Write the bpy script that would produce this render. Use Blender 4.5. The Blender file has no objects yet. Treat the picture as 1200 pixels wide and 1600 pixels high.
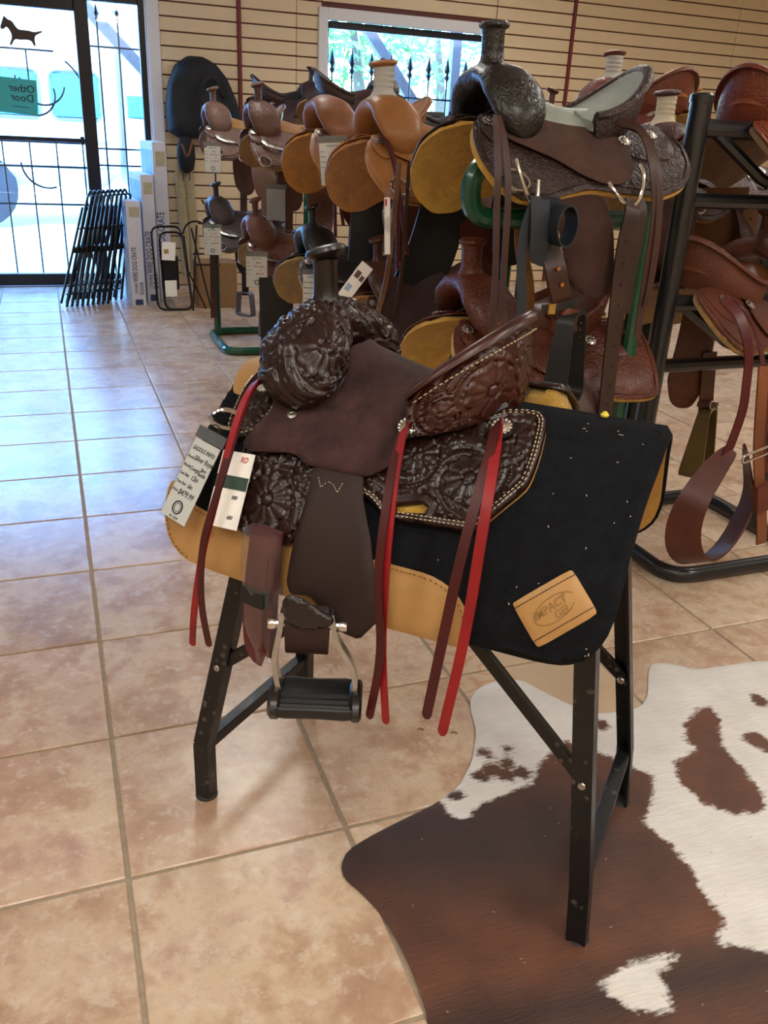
import bpy, bmesh, math, random
import numpy as np
from mathutils import Vector, Matrix, geometry, noise
random.seed(7)
PI = math.pi
scene = bpy.context.scene
COL = scene.collection
# ------------------------------------------------------------------ camera
cam_d = bpy.data.cameras.new('camera'); cam = bpy.data.objects.new('camera', cam_d); COL.objects.link(cam)
YAW, PITCH, ROLL = 0.37408, 0.41281, 0.049336
TILE = 0.42
CAM = Vector((-0.039855*TILE, -2.94476*TILE, 3.0178*TILE))
fw = Vector((math.sin(YAW)*math.cos(PITCH), math.cos(YAW)*math.cos(PITCH), -math.sin(PITCH)))
r0 = Vector((math.cos(YAW), -math.sin(YAW), 0)); u0 = r0.cross(fw)
rr = r0*math.cos(ROLL)+u0*math.sin(ROLL); uu = -r0*math.sin(ROLL)+u0*math.cos(ROLL)
M = Matrix.Identity(4)
for i in range(3):
    M[i][0], M[i][1], M[i][2], M[i][3] = rr[i], uu[i], -fw[i], CAM[i]
cam.matrix_world = M
cam_d.sensor_fit = 'VERTICAL'; cam_d.sensor_height = 24.0; cam_d.lens = 1331.84*24.0/1600.0
cam_d.clip_start = 0.02; cam_d.clip_end = 200
scene.camera = cam
# ------------------------------------------------------------------ sky, sun, ceiling lamps, exposure
world = bpy.data.worlds.new('sky'); scene.world = world; world.use_nodes = True
wn = world.node_tree.nodes; wl = world.node_tree.links
for n in list(wn): wn.remove(n)
wo = wn.new('ShaderNodeOutputWorld'); wb = wn.new('ShaderNodeBackground'); ws = wn.new('ShaderNodeTexSky')
ws.sky_type = 'NISHITA'; ws.sun_disc = False; ws.sun_elevation = math.radians(48); ws.sun_rotation = math.radians(200)
ws.air_density = 1.6; ws.dust_density = 0.2; ws.ozone_density = 2.0
wv = wn.new('ShaderNodeVectorMath'); wv.operation = 'MULTIPLY'; wv.inputs[1].default_value = (0.52, 0.82, 1.25); wl.new(ws.outputs[0], wv.inputs[0]); wl.new(wv.outputs[0], wb.inputs[0]); wb.inputs[1].default_value = 6.5; wl.new(wb.outputs[0], wo.inputs[0])
sun_d = bpy.data.lights.new('sun', 'SUN'); sun = bpy.data.objects.new('sun', sun_d); COL.objects.link(sun)
sun_d.energy = 5.0; sun_d.angle = 0.01; sun_d.color = (1.0, 0.96, 0.9)
sun.rotation_euler = (math.radians(42), 0, math.radians(-20))
CEIL = 3.05
LAMPS = [(-2.2, -3.2), (-2.2, -0.6), (-2.2, 3.6), (-0.4, -3.4), (-0.4, -1.5), (1.4, -3.4), (1.4, -1.5), (0.9, 3.6), (3.4, -3.2), (3.4, -1.2), (3.6, 1.6), (3.6, 4.6), (6.4, -1.0), (6.4, 3.2)]
LAMP_W = 34.0
for (lx_, ly_) in LAMPS:
    ld = bpy.data.lights.new('ceiling_lamp', 'AREA'); ld.shape = 'RECTANGLE'; ld.size = 0.5; ld.size_y = 1.15
    ld.energy = LAMP_W; ld.color = (1.0, 0.965, 0.90)
    lo = bpy.data.objects.new('ceiling_lamp', ld); COL.objects.link(lo); lo.location = (lx_, ly_, CEIL-0.075)
scene.view_settings.view_transform = 'Standard'; scene.view_settings.look = 'None'
scene.view_settings.gamma = 1.0; scene.view_settings.exposure = -0.55; scene.view_settings.use_curve_mapping = False
scene.cycles.max_bounces = 7; scene.cycles.diffuse_bounces = 4; scene.cycles.glossy_bounces = 4; scene.cycles.transmission_bounces = 6
scene.cycles.transparent_max_bounces = 12; scene.cycles.caustics_reflective = False; scene.cycles.caustics_refractive = False
scene.cycles.sample_clamp_indirect = 6.0
# ------------------------------------------------------------------ materials
def srgb(h):
    if isinstance(h, str):
        h = h.lstrip('#'); c = [int(h[i:i+2], 16)/255 for i in (0, 2, 4)]
    else: c = h
    return tuple([x/12.92 if x <= 0.04045 else ((x+0.055)/1.055)**2.4 for x in c])+(1.0,)
def deep(c, g=0.82, s=1.12):
    m = (c[0]+c[1]+c[2])/3; s = s if m < .06 else 1.0; g = g if m < .12 else .92; return tuple(max(0.0, min(1.0, (m+(x-m)*s)*g)) for x in c[:3])+(1.0,)
MATS = {}
class NT:
    def __init__(s, name):
        s.m = bpy.data.materials.new(name); s.m.use_nodes = True; s.t = s.m.node_tree
        for n in list(s.t.nodes): s.t.nodes.remove(n)
        s.o = s.t.nodes.new('ShaderNodeOutputMaterial'); s.b = s.t.nodes.new('ShaderNodeBsdfPrincipled'); s.l(s.b.outputs[0], s.o.inputs[0])
    def n(s, t, **k):
        n = s.t.nodes.new(t)
        for a, v in k.items():
            if hasattr(n, a): setattr(n, a, v)
            else: n.inputs[a].default_value = v
        return n
    def l(s, a, b): s.t.links.new(a, b)
    def coord(s, kind='Object', scale=None):
        c = s.n('ShaderNodeTexCoord'); out = c.outputs[kind]
        if scale:
            m = s.n('ShaderNodeMapping'); s.l(out, m.inputs[0]); m.inputs['Scale'].default_value = scale; out = m.outputs[0]
        return out
    def noise(s, scale, detail=4, rough=0.6, co=None, dist=0.0):
        n = s.n('ShaderNodeTexNoise'); n.inputs['Scale'].default_value = scale; n.inputs['Detail'].default_value = detail
        n.inputs['Roughness'].default_value = rough; n.inputs['Distortion'].default_value = dist
        if co is not None: s.l(co, n.inputs['Vector'])
        return n
    def ramp(s, fac, stops):
        r = s.n('ShaderNodeValToRGB'); s.l(fac, r.inputs[0]); e = r.color_ramp.elements
        while len(e) < len(stops): e.new(0.5)
        for i, (p, c) in enumerate(stops):
            e[i].position = p; e[i].color = c if len(c) == 4 else tuple(c)+(1,)
        return r
    def math(s, op, a, b=None):
        m = s.n('ShaderNodeMath', operation=op)
        for i, v in enumerate((a, b)):
            if v is None: continue
            if isinstance(v, (int, float)): m.inputs[i].default_value = v
            else: s.l(v, m.inputs[i])
        return m.outputs[0]
    def mix(s, f, a, b, blend='MIX'):
        m = s.n('ShaderNodeMix', data_type='RGBA', blend_type=blend)
        for i, v in ((0, f), (6, a), (7, b)):
            if isinstance(v, (int, float, tuple)): m.inputs[i].default_value = v
            else: s.l(v, m.inputs[i])
        return m.outputs[2]
    def bump(s, h, strength=0.3, dist=0.01, prev=None):
        b = s.n('ShaderNodeBump'); b.inputs['Strength'].default_value = strength; b.inputs['Distance'].default_value = dist
        s.l(h, b.inputs['Height'])
        if prev is not None: s.l(prev, b.inputs['Normal'])
        s.l(b.outputs[0], s.b.inputs['Normal']); return b.outputs[0]
    def set(s, **k):
        for a, v in k.items():
            i = s.b.inputs[a.replace('_', ' ')]
            if isinstance(v, (int, float, tuple)): i.default_value = v
            else: s.l(v, i)
def reg(f):
    def g(name, *a, **k):
        if name not in MATS: MATS[name] = f(name, *a, **k)
        return MATS[name]
    return g
@reg
def plain(name, c, rough=0.5, metal=0.0, var=0.12, nscale=30, bump=0.05, coat=0.0):
    t = NT(name); co = t.coord(); n = t.noise(nscale, 4, 0.6, co); c = srgb(c)
    lo = tuple(x*(1-var) for x in c[:3])+(1,); hi = tuple(min(1, x*(1+var)) for x in c[:3])+(1,)
    t.set(Base_Color=t.ramp(n.outputs[0], [(0.3, lo), (0.7, hi)]).outputs[0], Roughness=rough, Metallic=metal, Coat_Weight=coat)
    if bump: t.bump(n.outputs[0], bump, 0.004)
    return t.m
@reg
def leather(name, c, c2=None, rough=0.42, tool=0.0, tscale=60, coat=0.15, grain=0.12):
    """leather with mottled dye, fine grain; tool = strength of the stamped relief for saddles seen from afar"""
    t = NT(name); co = t.coord(); n = t.noise(9, 5, 0.65, co); n2 = t.noise(260, 3, 0.5, co)
    a = deep(srgb(c)); b = deep(srgb(c2)) if c2 else tuple(x*0.72 for x in a[:3])+(1,)
    t.set(Base_Color=t.ramp(n.outputs[0], [(0.32, b), (0.68, a)]).outputs[0], Specular_IOR_Level=0.38, Roughness=rough, Coat_Weight=coat, Coat_Roughness=0.25)
    p = t.bump(n2.outputs[0], grain, 0.002)
    if tool:
        w = t.noise(22, 3, 0.6, co); ad = t.n('ShaderNodeVectorMath', operation='MULTIPLY_ADD')
        t.l(w.outputs[1], ad.inputs[0]); ad.inputs[1].default_value = (0.03, 0.03, 0.03); t.l(co, ad.inputs[2])
        v = t.n('ShaderNodeTexVoronoi', feature='F1'); v.inputs['Scale'].default_value = tscale*.8; t.l(ad.outputs[0], v.inputs['Vector'])
        v2 = t.n('ShaderNodeTexVoronoi', feature='DISTANCE_TO_EDGE'); v2.inputs['Scale'].default_value = tscale*1.9; t.l(ad.outputs[0], v2.inputs['Vector'])
        h = t.math('ADD', t.math('SINE', t.math('MULTIPLY', v.outputs['Distance'], 13.0)), t.math('MULTIPLY', t.math('MINIMUM', v2.outputs['Distance'], .12), 6.0))
        t.bump(h, tool*.7, 0.0022, p)
    return t.m
@reg
def suede(name, c, c2=None):
    t = NT(name); co = t.coord(); n = t.noise(11, 5, 0.7, co); n2 = t.noise(420, 3, 0.6, co)
    a = deep(srgb(c), .92, 1.0); b = deep(srgb(c2), .88, 1.0) if c2 else tuple(x*0.7 for x in a[:3])+(1,)
    t.set(Base_Color=t.ramp(n.outputs[0], [(0.36, b), (0.64, a)]).outputs[0], Specular_IOR_Level=0.25, Roughness=0.9, Sheen_Weight=0.08, Sheen_Roughness=0.5)
    t.bump(n2.outputs[0], 0.25, 0.002); return t.m
@reg
def fleece(name, c, c2):
    t = NT(name); co = t.coord(); n = t.noise(16, 7, 0.75, co, 0.5); n2 = t.noise(120, 5, 0.75, co)
    t.set(Base_Color=t.ramp(n.outputs[0], [(0.30, srgb(c2)), (0.58, srgb(c))]).outputs[0], Roughness=0.95, Sheen_Weight=0.4, Sheen_Roughness=0.6)
    p = t.bump(n2.outputs[0], 1.0, 0.010); t.bump(n.outputs[0], 0.9, 0.03, p); return t.m
def metal(name, c, rough=0.25, var=0.1): return plain(name, c, rough, 1.0, var, 60, 0.02)
@reg
def glass(name, tint=(0.9, 0.97, 1.0, 1), rough=0.0, alpha=0.18):
    t = NT(name); tr = t.n('ShaderNodeBsdfTransparent'); tr.inputs[0].default_value = tint; gl = t.n('ShaderNodeBsdfGlossy'); gl.inputs['Roughness'].default_value = max(rough, 0.02)
    lw = t.n('ShaderNodeLayerWeight'); f = t.math('ADD', t.math('MULTIPLY', t.math('POWER', lw.outputs['Facing'], 4.0), 0.7), 0.03+alpha*0.05)
    mx = t.n('ShaderNodeMixShader'); t.l(f, mx.inputs[0]); t.l(tr.outputs[0], mx.inputs[1]); t.l(gl.outputs[0], mx.inputs[2]); t.l(mx.outputs[0], t.o.inputs[0])
    return t.m
@reg
def paper(name, c='#fbfaf6', rough=0.35): return plain(name+'_stock', '#a9a9ad' if 'grey' in name else c, rough, 0, 0.03, 20, 0.01)
def emit(name, c, s):
    if name in MATS: return MATS[name]
    t = NT(name); t.set(Base_Color=srgb(c), Emission_Color=srgb(c), Emission_Strength=s); MATS[name] = t.m; return t.m
# ------------------------------------------------------------------ mesh helpers
def new_obj(name, me, parent=None, mat=None):
    o = bpy.data.objects.new(name, me); COL.objects.link(o)
    if parent is not None: o.parent = parent
    if mat is not None and me is not None:
        if len(me.materials) == 0: me.materials.append(mat)
        else:
            o.material_slots[0].link = 'OBJECT'; o.material_slots[0].material = mat
    return o
def tag(o, label=None, cat=None, group=None, kind=None):
    if label: o['label'] = label
    if cat: o['category'] = cat
    if group: o['group'] = group
    if kind: o['kind'] = kind
    return o
def empty(name, loc=(0, 0, 0), rz=0.0, label=None, cat=None, group=None, kind=None, sc=1.0):
    o = bpy.data.objects.new(name, None); COL.objects.link(o); o.empty_display_size = 0.05
    o.location = loc; o.rotation_euler = (0, 0, rz); o.scale = (sc, sc, sc)
    return tag(o, label, cat, group, kind)
class MB:
    def __init__(s): s.v = []; s.f = []; s.uv = None
    def add(s, vs, fs):
        b = len(s.v); s.v += [tuple(v) for v in vs]; s.f += [tuple(i+b for i in f) for f in fs]; return s
    def box(s, c, d, rot=None, bevel=0.0):
        hx, hy, hz = d[0]/2, d[1]/2, d[2]/2
        if bevel <= 0:
            vs = [Vector((x, y, z)) for x in (-hx, hx) for y in (-hy, hy) for z in (-hz, hz)]
            fs = [(0, 1, 3, 2), (4, 6, 7, 5), (0, 4, 5, 1), (2, 3, 7, 6), (0, 2, 6, 4), (1, 5, 7, 3)]
        else:
            b = min(bevel, hx*.9, hy*.9, hz*.9); vs = []; fs = []
            def ring(z, e):
                return [Vector((sx*(hx-e)-(sx*b if k == 0 else 0), sy*(hy-e)-(sy*b if k == 1 else 0), z)) for (sx, sy, k) in
                        ((1, -1, 1), (1, 1, 1), (1, 1, 0), (-1, 1, 0), (-1, 1, 1), (-1, -1, 1), (-1, -1, 0), (1, -1, 0))]
            rs = [ring(-hz, b), ring(-hz+b, 0), ring(hz-b, 0), ring(hz, b)]
            for r in rs: vs += r
            for k in range(3):
                for i in range(8): fs.append((k*8+i, k*8+(i+1) % 8, k*8+8+(i+1) % 8, k*8+8+i))
            fs.append(tuple(range(7, -1, -1))); fs.append(tuple(range(24, 32)))
        if rot is not None: vs = [rot @ v for v in vs]
        c = Vector(c); return s.add([v+c for v in vs], fs)
    def bar(s, p0, p1, w, h, up=(0, 0, 1), bevel=0.0):
        p0, p1 = Vector(p0), Vector(p1); t = (p1-p0); L = t.length; t.normalize(); up = Vector(up)
        a = t.cross(up); a = a.normalized() if a.length > 1e-4 else t.orthogonal().normalized(); b = a.cross(t)
        R = Matrix((t, a, b)).transposed(); return s.box((p0+p1)/2, (L, w, h), R, bevel)
    def loft(s, rings, closed=True, cap=True, loop=False):
        n = len(rings[0]); vs = [v for r in rings for v in r]; fs = []; R = len(rings)
        for k in range(R if loop else R-1):
            k2 = (k+1) % R
            for i in range(n if closed else n-1):
                j = (i+1) % n; fs.append((k*n+i, k*n+j, k2*n+j, k2*n+i))
        if cap and closed and not loop: fs.append(tuple(range(n-1, -1, -1))); fs.append(tuple((R-1)*n+i for i in range(n)))
        return s.add(vs, fs)
    def tube(s, pts, r, n=8, closed=False, cap=True):
        pts = [Vector(p) for p in pts]; N = len(pts); rings = []; prev = None
        for i, p in enumerate(pts):
            if closed: t = pts[(i+1) % N]-pts[i-1]
            else: t = pts[min(i+1, N-1)]-pts[max(i-1, 0)]
            t.normalize()
            a = t.orthogonal().normalized() if prev is None else (prev-t*prev.dot(t)).normalized()
            prev = a; b = t.cross(a); q = r[i] if isinstance(r, (list, tuple)) else r
            rings.append([p+(a*math.cos(2*PI*k/n)+b*math.sin(2*PI*k/n))*q for k in range(n)])
        return s.loft(rings, True, cap, closed)
    def ribbon(s, pts, w, th, facing, closed=False):
        pts = [Vector(p) for p in pts]; N = len(pts); rings = []
        for i, p in enumerate(pts):
            t = (pts[(i+1) % N]-pts[i-1]) if closed else (pts[min(i+1, N-1)]-pts[max(i-1, 0)]); t.normalize()
            f = Vector(facing[i] if isinstance(facing, list) else facing); sd = t.cross(f).normalized(); nn = sd.cross(t)
            q = (w[i] if isinstance(w, (list, tuple)) else w)/2; h = th/2
            rings.append([p+sd*q+nn*h, p-sd*q+nn*h, p-sd*q-nn*h, p+sd*q-nn*h])
        return s.loft(rings, True, True, closed)
    def lathe(s, prof, o, axis=(0, 0, 1), n=20, cap=True):
        ax = Vector(axis).normalized(); a = ax.orthogonal().normalized(); b = ax.cross(a); o = Vector(o)
        rings = [[o+ax*z+(a*math.cos(2*PI*k/n)+b*math.sin(2*PI*k/n))*max(r, 1e-5) for k in range(n)] for (r, z) in prof]
        return s.loft(rings, True, cap)
    def mesh(s, smooth=35):
        me = bpy.data.meshes.new('m'); me.from_pydata(s.v, [], s.f); me.validate()
        if s.uv is not None:
            ul = me.uv_layers.new(name='UVMap')
            li = np.zeros(len(me.loops), dtype=np.int32); me.loops.foreach_get('vertex_index', li)
            ul.data.foreach_set('uv', np.asarray(s.uv, dtype=np.float32)[li].ravel())
        bm = bmesh.new(); bm.from_mesh(me); bmesh.ops.recalc_face_normals(bm, faces=bm.faces); bm.to_mesh(me); bm.free()
        if smooth:
            me.polygons.foreach_set('use_smooth', [True]*len(me.polygons)); me.set_sharp_from_angle(angle=math.radians(smooth))
        return me
    def build(s, name, mat, parent=None, smooth=35):
        me = s.mesh(smooth); me.name = name; return new_obj(name, me, parent, mat)
def arc(c, r, a0, a1, n, u, v):
    c, u, v = Vector(c), Vector(u), Vector(v)
    return [c+(u*math.cos(a0+(a1-a0)*i/n)+v*math.sin(a0+(a1-a0)*i/n))*r for i in range(n+1)]
def smooth_path(pts, it=3, closed=False):
    pts = [Vector(p) for p in pts]
    for _ in range(it):
        q = [] if closed else [pts[0]]; N = len(pts)
        for i in range(N if closed else N-1):
            a, b = pts[i], pts[(i+1) % N]; q += [a*.75+b*.25, a*.25+b*.75]
        if not closed: q.append(pts[-1])
        pts = q
    return pts
def fillet_path(pts, r, n=6, closed=False):
    """polyline with its corners rounded to radius r (bent pipe)"""
    pts = [Vector(p) for p in pts]; N = len(pts); out = []
    for i in range(N):
        if not closed and i in (0, N-1): out.append(pts[i]); continue
        p, a, b = pts[i], pts[i-1], pts[(i+1) % N]; da, db = (a-p), (b-p); q = min(r, da.length*.49, db.length*.49)
        A, B = p+da.normalized()*q, p+db.normalized()*q
        for k in range(n+1):
            t = k/n; out.append(A*(1-t)**2+p*2*t*(1-t)+B*t*t)
    return out
def text_mesh(s, size, mat, parent, mtx, name='lettering', depth=0.0004, align='CENTER', shear=0.0, xs=1.0):
    c = bpy.data.curves.new('t', 'FONT'); c.body = s; c.size = size; c.align_x = align; c.align_y = 'CENTER'; c.extrude = depth; c.shear = shear; c.resolution_u = 2; c.offset = size*.012
    o = bpy.data.objects.new('t', c); COL.objects.link(o); me = bpy.data.meshes.new_from_object(o)
    bpy.data.objects.remove(o); bpy.data.curves.remove(c)
    me.transform(mtx @ Matrix.Diagonal((xs, 1, 1, 1))); me.materials.clear(); return new_obj(name, me, parent, mat)
# ------------------------------------------------------------------ saddle surface: extruded back profile, signed arc length s
PRF = [(0, 0), (.02, -.001), (.05, -.0135), (.10, -.042), (.155, -.085), (.205, -.137), (.24, -.192), (.262, -.252), (.275, -.322), (.283, -.432), (.289, -.582), (.292, -.80)]
def _prof():
    P = [Vector((a, b)) for a, b in PRF]
    P = smooth_path(P, 4); A = np.array([tuple(p) for p in P])
    S = np.concatenate([[0], np.cumsum(np.linalg.norm(np.diff(A, axis=0), axis=1))])
    T = np.gradient(A, axis=0); T /= np.linalg.norm(T, axis=1)[:, None]; Nn = np.stack([-T[:, 1], T[:, 0]], 1); Nn[0] = (0, 1)
    return A, S, Nn
PA, PSL, PN = _prof()
def surf(x, s, off=0.0, z0=0.0):
    x = np.asarray(x, float); s = np.asarray(s, float); a = np.abs(s); sg = np.where(s < 0, -1.0, 1.0)
    y = np.interp(a, PSL, PA[:, 0]); z = np.interp(a, PSL, PA[:, 1]); ny = np.interp(a, PSL, PN[:, 0]); nz = np.interp(a, PSL, PN[:, 1])
    l = np.hypot(ny, nz); ny, nz = ny/l, nz/l
    return np.stack([x+0*s, sg*(y+ny*off)*-1, z+nz*off+z0], -1)      # positive s = near side (negative y)
def sp(x, s, off=0.0, z0=0.0): return Vector(surf(x, s, off, z0))
def sn(x, s): return (sp(x, s, .01)-sp(x, s, 0)).normalized()
def densify(poly, step):
    out = []; n = len(poly)
    for i in range(n):
        a, b = np.array(poly[i], float), np.array(poly[(i+1) % n], float); k = max(1, int(np.ceil(np.linalg.norm(b-a)/step)))
        out += [tuple(a+(b-a)*j/k) for j in range(k)]
    return out
def chaikin(poly, it=2, cut=.012):
    for _ in range(it):
        q = []; n = len(poly)
        for i in range(n):
            a, b = np.array(poly[i], float), np.array(poly[(i+1) % n], float); L = np.linalg.norm(b-a); k = min(.22, cut/max(L, 1e-9)); q += [tuple(a*(1-k)+b*k), tuple(a*k+b*(1-k))]
        poly = q
    return poly
def in_poly(P, poly):
    poly = np.array(poly, float); x, y = P[:, 0], P[:, 1]; r = np.zeros(len(P), bool); n = len(poly)
    for i in range(n):
        x1, y1 = poly[i]; x2, y2 = poly[(i+1) % n]
        c = ((y1 > y) != (y2 > y)); t = (x2-x1)*(y-y1)/((y2-y1) if abs(y2-y1) > 1e-12 else 1e-12)+x1
        r ^= c & (x < t)
    return r
def dist_poly(P, poly):
    poly = np.array(poly, float); d = np.full(len(P), 1e9)
    for i in range(len(poly)):
        a, b = poly[i], poly[(i+1) % len(poly)]; e = b-a; L = (e@e)+1e-15
        t = np.clip(((P-a)@e)/L, 0, 1); d = np.minimum(d, np.linalg.norm(P-a-t[:, None]*e, axis=1))
    return d
def drape(poly, off, thick, step=.02, edge=.01, lift=None, relief=None, holes=(), mapf=None, sm=2, cut=.012):
    """closed panel lying on the saddle surface: outline in (x, s), rounded edges, optional relief"""
    poly = chaikin(poly, sm, cut) if sm else list(poly)
    b = densify(poly, step); pts = list(b); ed = [(i, (i+1) % len(b)) for i in range(len(b))]; hs = []
    for h in holes:
        h = densify(h, step); hs.append(h); k = len(pts); pts += h; ed += [(k+i, k+(i+1) % len(h)) for i in range(len(h))]
    A = np.array(b); x0, y0 = A.min(0); x1, y1 = A.max(0); gx = np.arange(x0, x1, step); gy = np.arange(y0, y1, step*.87)
    G = np.array([(x+(step/2 if j % 2 else 0), y) for j, y in enumerate(gy) for x in gx])
    if len(G):
        m = in_poly(G, b) & (dist_poly(G, b) > step*.45)
        for h in hs: m &= ~in_poly(G, h) & (dist_poly(G, h) > step*.45)
        pts += [tuple(g) for g in G[m]]
    r = geometry.delaunay_2d_cdt([Vector(p) for p in pts], ed, [], 0, 1e-7)
    V = np.array([(v.x, v.y) for v in r[0]]); F = np.array(r[2])
    c = V[F].mean(1); k = in_poly(c, b)
    for h in hs: k &= ~in_poly(c, h)
    F = F[k]; d = dist_poly(V, b)
    for h in hs: d = np.minimum(d, dist_poly(V, h))
    q = np.clip(d/edge, 0, 1); top = off+thick*(.4+.6*np.sqrt(np.clip(1-(1-q)**2, 0, 1)))
    if relief is not None: top = top+relief(V[:, 0], V[:, 1], d)
    bot = np.full(len(V), off)
    if lift is not None:
        l = lift(V[:, 0], V[:, 1]); top = top+l; bot = bot+l
    f = mapf or surf
    VT, VB = f(V[:, 0], V[:, 1], top), f(V[:, 0], V[:, 1], bot); n = len(V)
    fs = [tuple(t) for t in F.tolist()]+[(t[0]+n, t[2]+n, t[1]+n) for t in F.tolist()]
    cnt = {}
    for t in F.tolist():
        for i in range(3):
            e = (t[i], t[(i+1) % 3]); cnt[e] = 1
    for (i, j) in list(cnt):
        if (j, i) not in cnt: fs.append((i, i+n, j+n, j))
    mb = MB(); mb.v = [tuple(x) for x in np.concatenate([VT, VB]).tolist()]; mb.f = fs; mb.uv = np.concatenate([V, V]); return mb
def inset(poly, d, sm=2):
    poly = chaikin(poly, sm) if sm else poly
    P = np.array(densify(poly, .004)); t = np.roll(P, -2, 0)-np.roll(P, 2, 0); t /= np.linalg.norm(t, axis=1)[:, None]+1e-9
    A = .5*np.sum(P[:, 0]*np.roll(P[:, 1], -1)-np.roll(P[:, 0], -1)*P[:, 1]); n = np.stack([-t[:, 1], t[:, 0]], 1)*(1 if A > 0 else -1)
    Q = P+n*d; return Q[dist_poly(Q, poly) > d*.9]
def stitches(path, off, z0=0.0, L=.0042, gap=.0068, w=.0016, mb=None, mapf=None):
    mb = mb or MB(); acc = 0.0; P = [np.array(p) for p in path]; f = mapf or surf
    for i in range(len(P)-1):
        acc += np.linalg.norm(P[i+1]-P[i])
        if acc >= gap and np.linalg.norm(P[i+1]-P[i]) < .02:
            acc = 0; dr = (P[i+1]-P[i]); dr /= np.linalg.norm(dr)+1e-9; a, b = P[i]-dr*L/2, P[i]+dr*L/2
            A, B = Vector(f(a[0], a[1], off)), Vector(f(b[0], b[1], off)); n = Vector(f(a[0], a[1], off+.01))-A
            mb.bar(A, B, w, w*.8, n)
    return mb
# carved floral relief
def floral(flowers, amp=.0035, border=0.0, seed=0.0):
    def f(X, Y, d):
        best = np.full(X.shape, 1e9); H = np.zeros(X.shape)
        for i, (cx, cy, R, n) in enumerate(flowers):
            dx, dy = X-cx, Y-cy; dd = np.hypot(dx, dy); a = np.arctan2(dy, dx)+seed+i; t = dd/R
            pet = np.abs(np.cos(n*a/2)); eg = .78+.22*np.power(pet, .6); q = np.clip((t-.26)/(eg-.26), 0, 1)
            inn = np.where(t < .2, .75+.35*np.sqrt(np.clip(1-(t/.2)**2, 0, 1)), np.where(t < .26, .1, np.where(t < eg, (.25+.75*np.power(pet, .45))*(.45+.55*np.abs(np.cos(q*PI*.62+.25)))*np.clip((eg-t)/.05, 0, 1)+.15, .0)))
            ph = a*1.5+np.log(np.clip(t, .05, 20))*6.5*(1 if i % 2 else -1); wv = np.abs(np.sin(ph)); vein = np.abs(np.sin(np.log(np.clip(t, .05, 20))*14+a*7*(1 if i % 2 else -1)))
            out = np.where(wv > .86, .95, np.where(wv > .78, .05, np.where(wv > .30, .30+.35*(wv-.30)/.48+.22*np.power(vein, .5), .12)))
            h = np.where(t < 1.0, inn, out); m = t < best; H = np.where(m, h, H); best = np.minimum(best, t)
        if border: H = np.where(d < border, .72, np.where(d < border+.0025, .0, H))
        return H*amp*np.clip(d/.004, 0, 1)
    return f
# ------------------------------------------------------------------ the room: floor of separate tiles on grout
def tile_mat():
    t = NT('ceramic_tile'); co = t.coord(); oi = t.n('ShaderNodeObjectInfo')
    ad = t.n('ShaderNodeVectorMath', operation='MULTIPLY_ADD'); t.l(oi.outputs['Random'], ad.inputs[0]); ad.inputs[1].default_value = (37, 53, 11); t.l(co, ad.inputs[2])
    n = t.noise(5.5, 8, 0.66, ad.outputs[0], 0.15); n2 = t.noise(30, 7, 0.72, ad.outputs[0], 0.1); n3 = t.noise(2.2, 3, 0.5, ad.outputs[0])
    base = t.ramp(n.outputs[0], [(0.30, srgb('#a08069')), (0.43, srgb('#b89a80')), (0.55, srgb('#cfb99f')), (0.70, srgb('#b39384'))]).outputs[0]
    pk = t.ramp(n3.outputs[0], [(0.45, (0, 0, 0, 1)), (0.7, (1, 1, 1, 1))]).outputs[0]
    c1 = t.mix(t.math('MULTIPLY', pk, 0.42), base, srgb('#ad8676'))
    sp_ = t.ramp(n2.outputs[0], [(0.53, (0, 0, 0, 1)), (0.63, (1, 1, 1, 1))]).outputs[0]
    c2 = t.mix(t.math('MULTIPLY', sp_, 0.42), c1, srgb('#ddd0c0'))
    hs = t.n('ShaderNodeHueSaturation'); t.l(c2, hs.inputs['Color']); t.l(t.math('ADD', t.math('MULTIPLY', oi.outputs['Random'], 0.16), 0.92), hs.inputs['Value'])
    t.set(Base_Color=hs.outputs[0], Roughness=t.math('ADD', t.math('MULTIPLY', n2.outputs[0], 0.14), 0.17), Specular_IOR_Level=0.5)
    t.bump(n2.outputs[0], 0.10, 0.003); return t.m
def decor_tile_mat():
    t = NT('decor_tile'); co = t.coord(); n = t.noise(6, 4, 0.6, co)
    w = t.n('ShaderNodeTexWave', wave_type='RINGS'); w.inputs['Scale'].default_value = 7; w.inputs['Distortion'].default_value = 14; w.inputs['Detail'].default_value = 2.0; w.inputs['Detail Scale'].default_value = 1.6; t.l(co, w.inputs['Vector'])
    m = t.ramp(w.outputs[1], [(0.72, (0, 0, 0, 1)), (0.9, (1, 1, 1, 1))]).outputs[0]
    c = t.ramp(n.outputs[0], [(0.3, srgb('#bda387')), (0.7, srgb('#cbb496'))]).outputs[0]
    sx = t.n('ShaderNodeSeparateXYZ'); t.l(co, sx.inputs[0]); mk = t.ramp(t.math('ADD', t.math('MULTIPLY', sx.outputs[0], 4), .5), [(.0, (1, 1, 1, 1)), (.12, (1, 1, 1, 1)), (.16, (0, 0, 0, 1))]).outputs[0]
    t.set(Base_Color=t.mix(t.math('MULTIPLY', t.math('MULTIPLY', m, mk), .75), c, srgb('#b98862')), Roughness=0.35); return t.m
XW0, XW1, YW0, YW1 = -4.2, 8.4, -4.2, 6.6
floor = MB().box(((XW0+XW1)/2, (YW0+YW1)/2, -0.054), (XW1-XW0, YW1-YW0, 0.1)).build('floor', plain('grout', '#9a8b76', 0.9, 0, 0.15, 60, 0.2))
tag(floor, 'beige and terracotta ceramic tile floor with grey grout lines', None, None, 'structure')
g = 0.0036*1.2
tm = MB().box((0, 0, -0.004), (TILE-2*g, TILE-2*g, 0.008), None, 0.0022).mesh(30); tm.materials.append(tile_mat())
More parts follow.
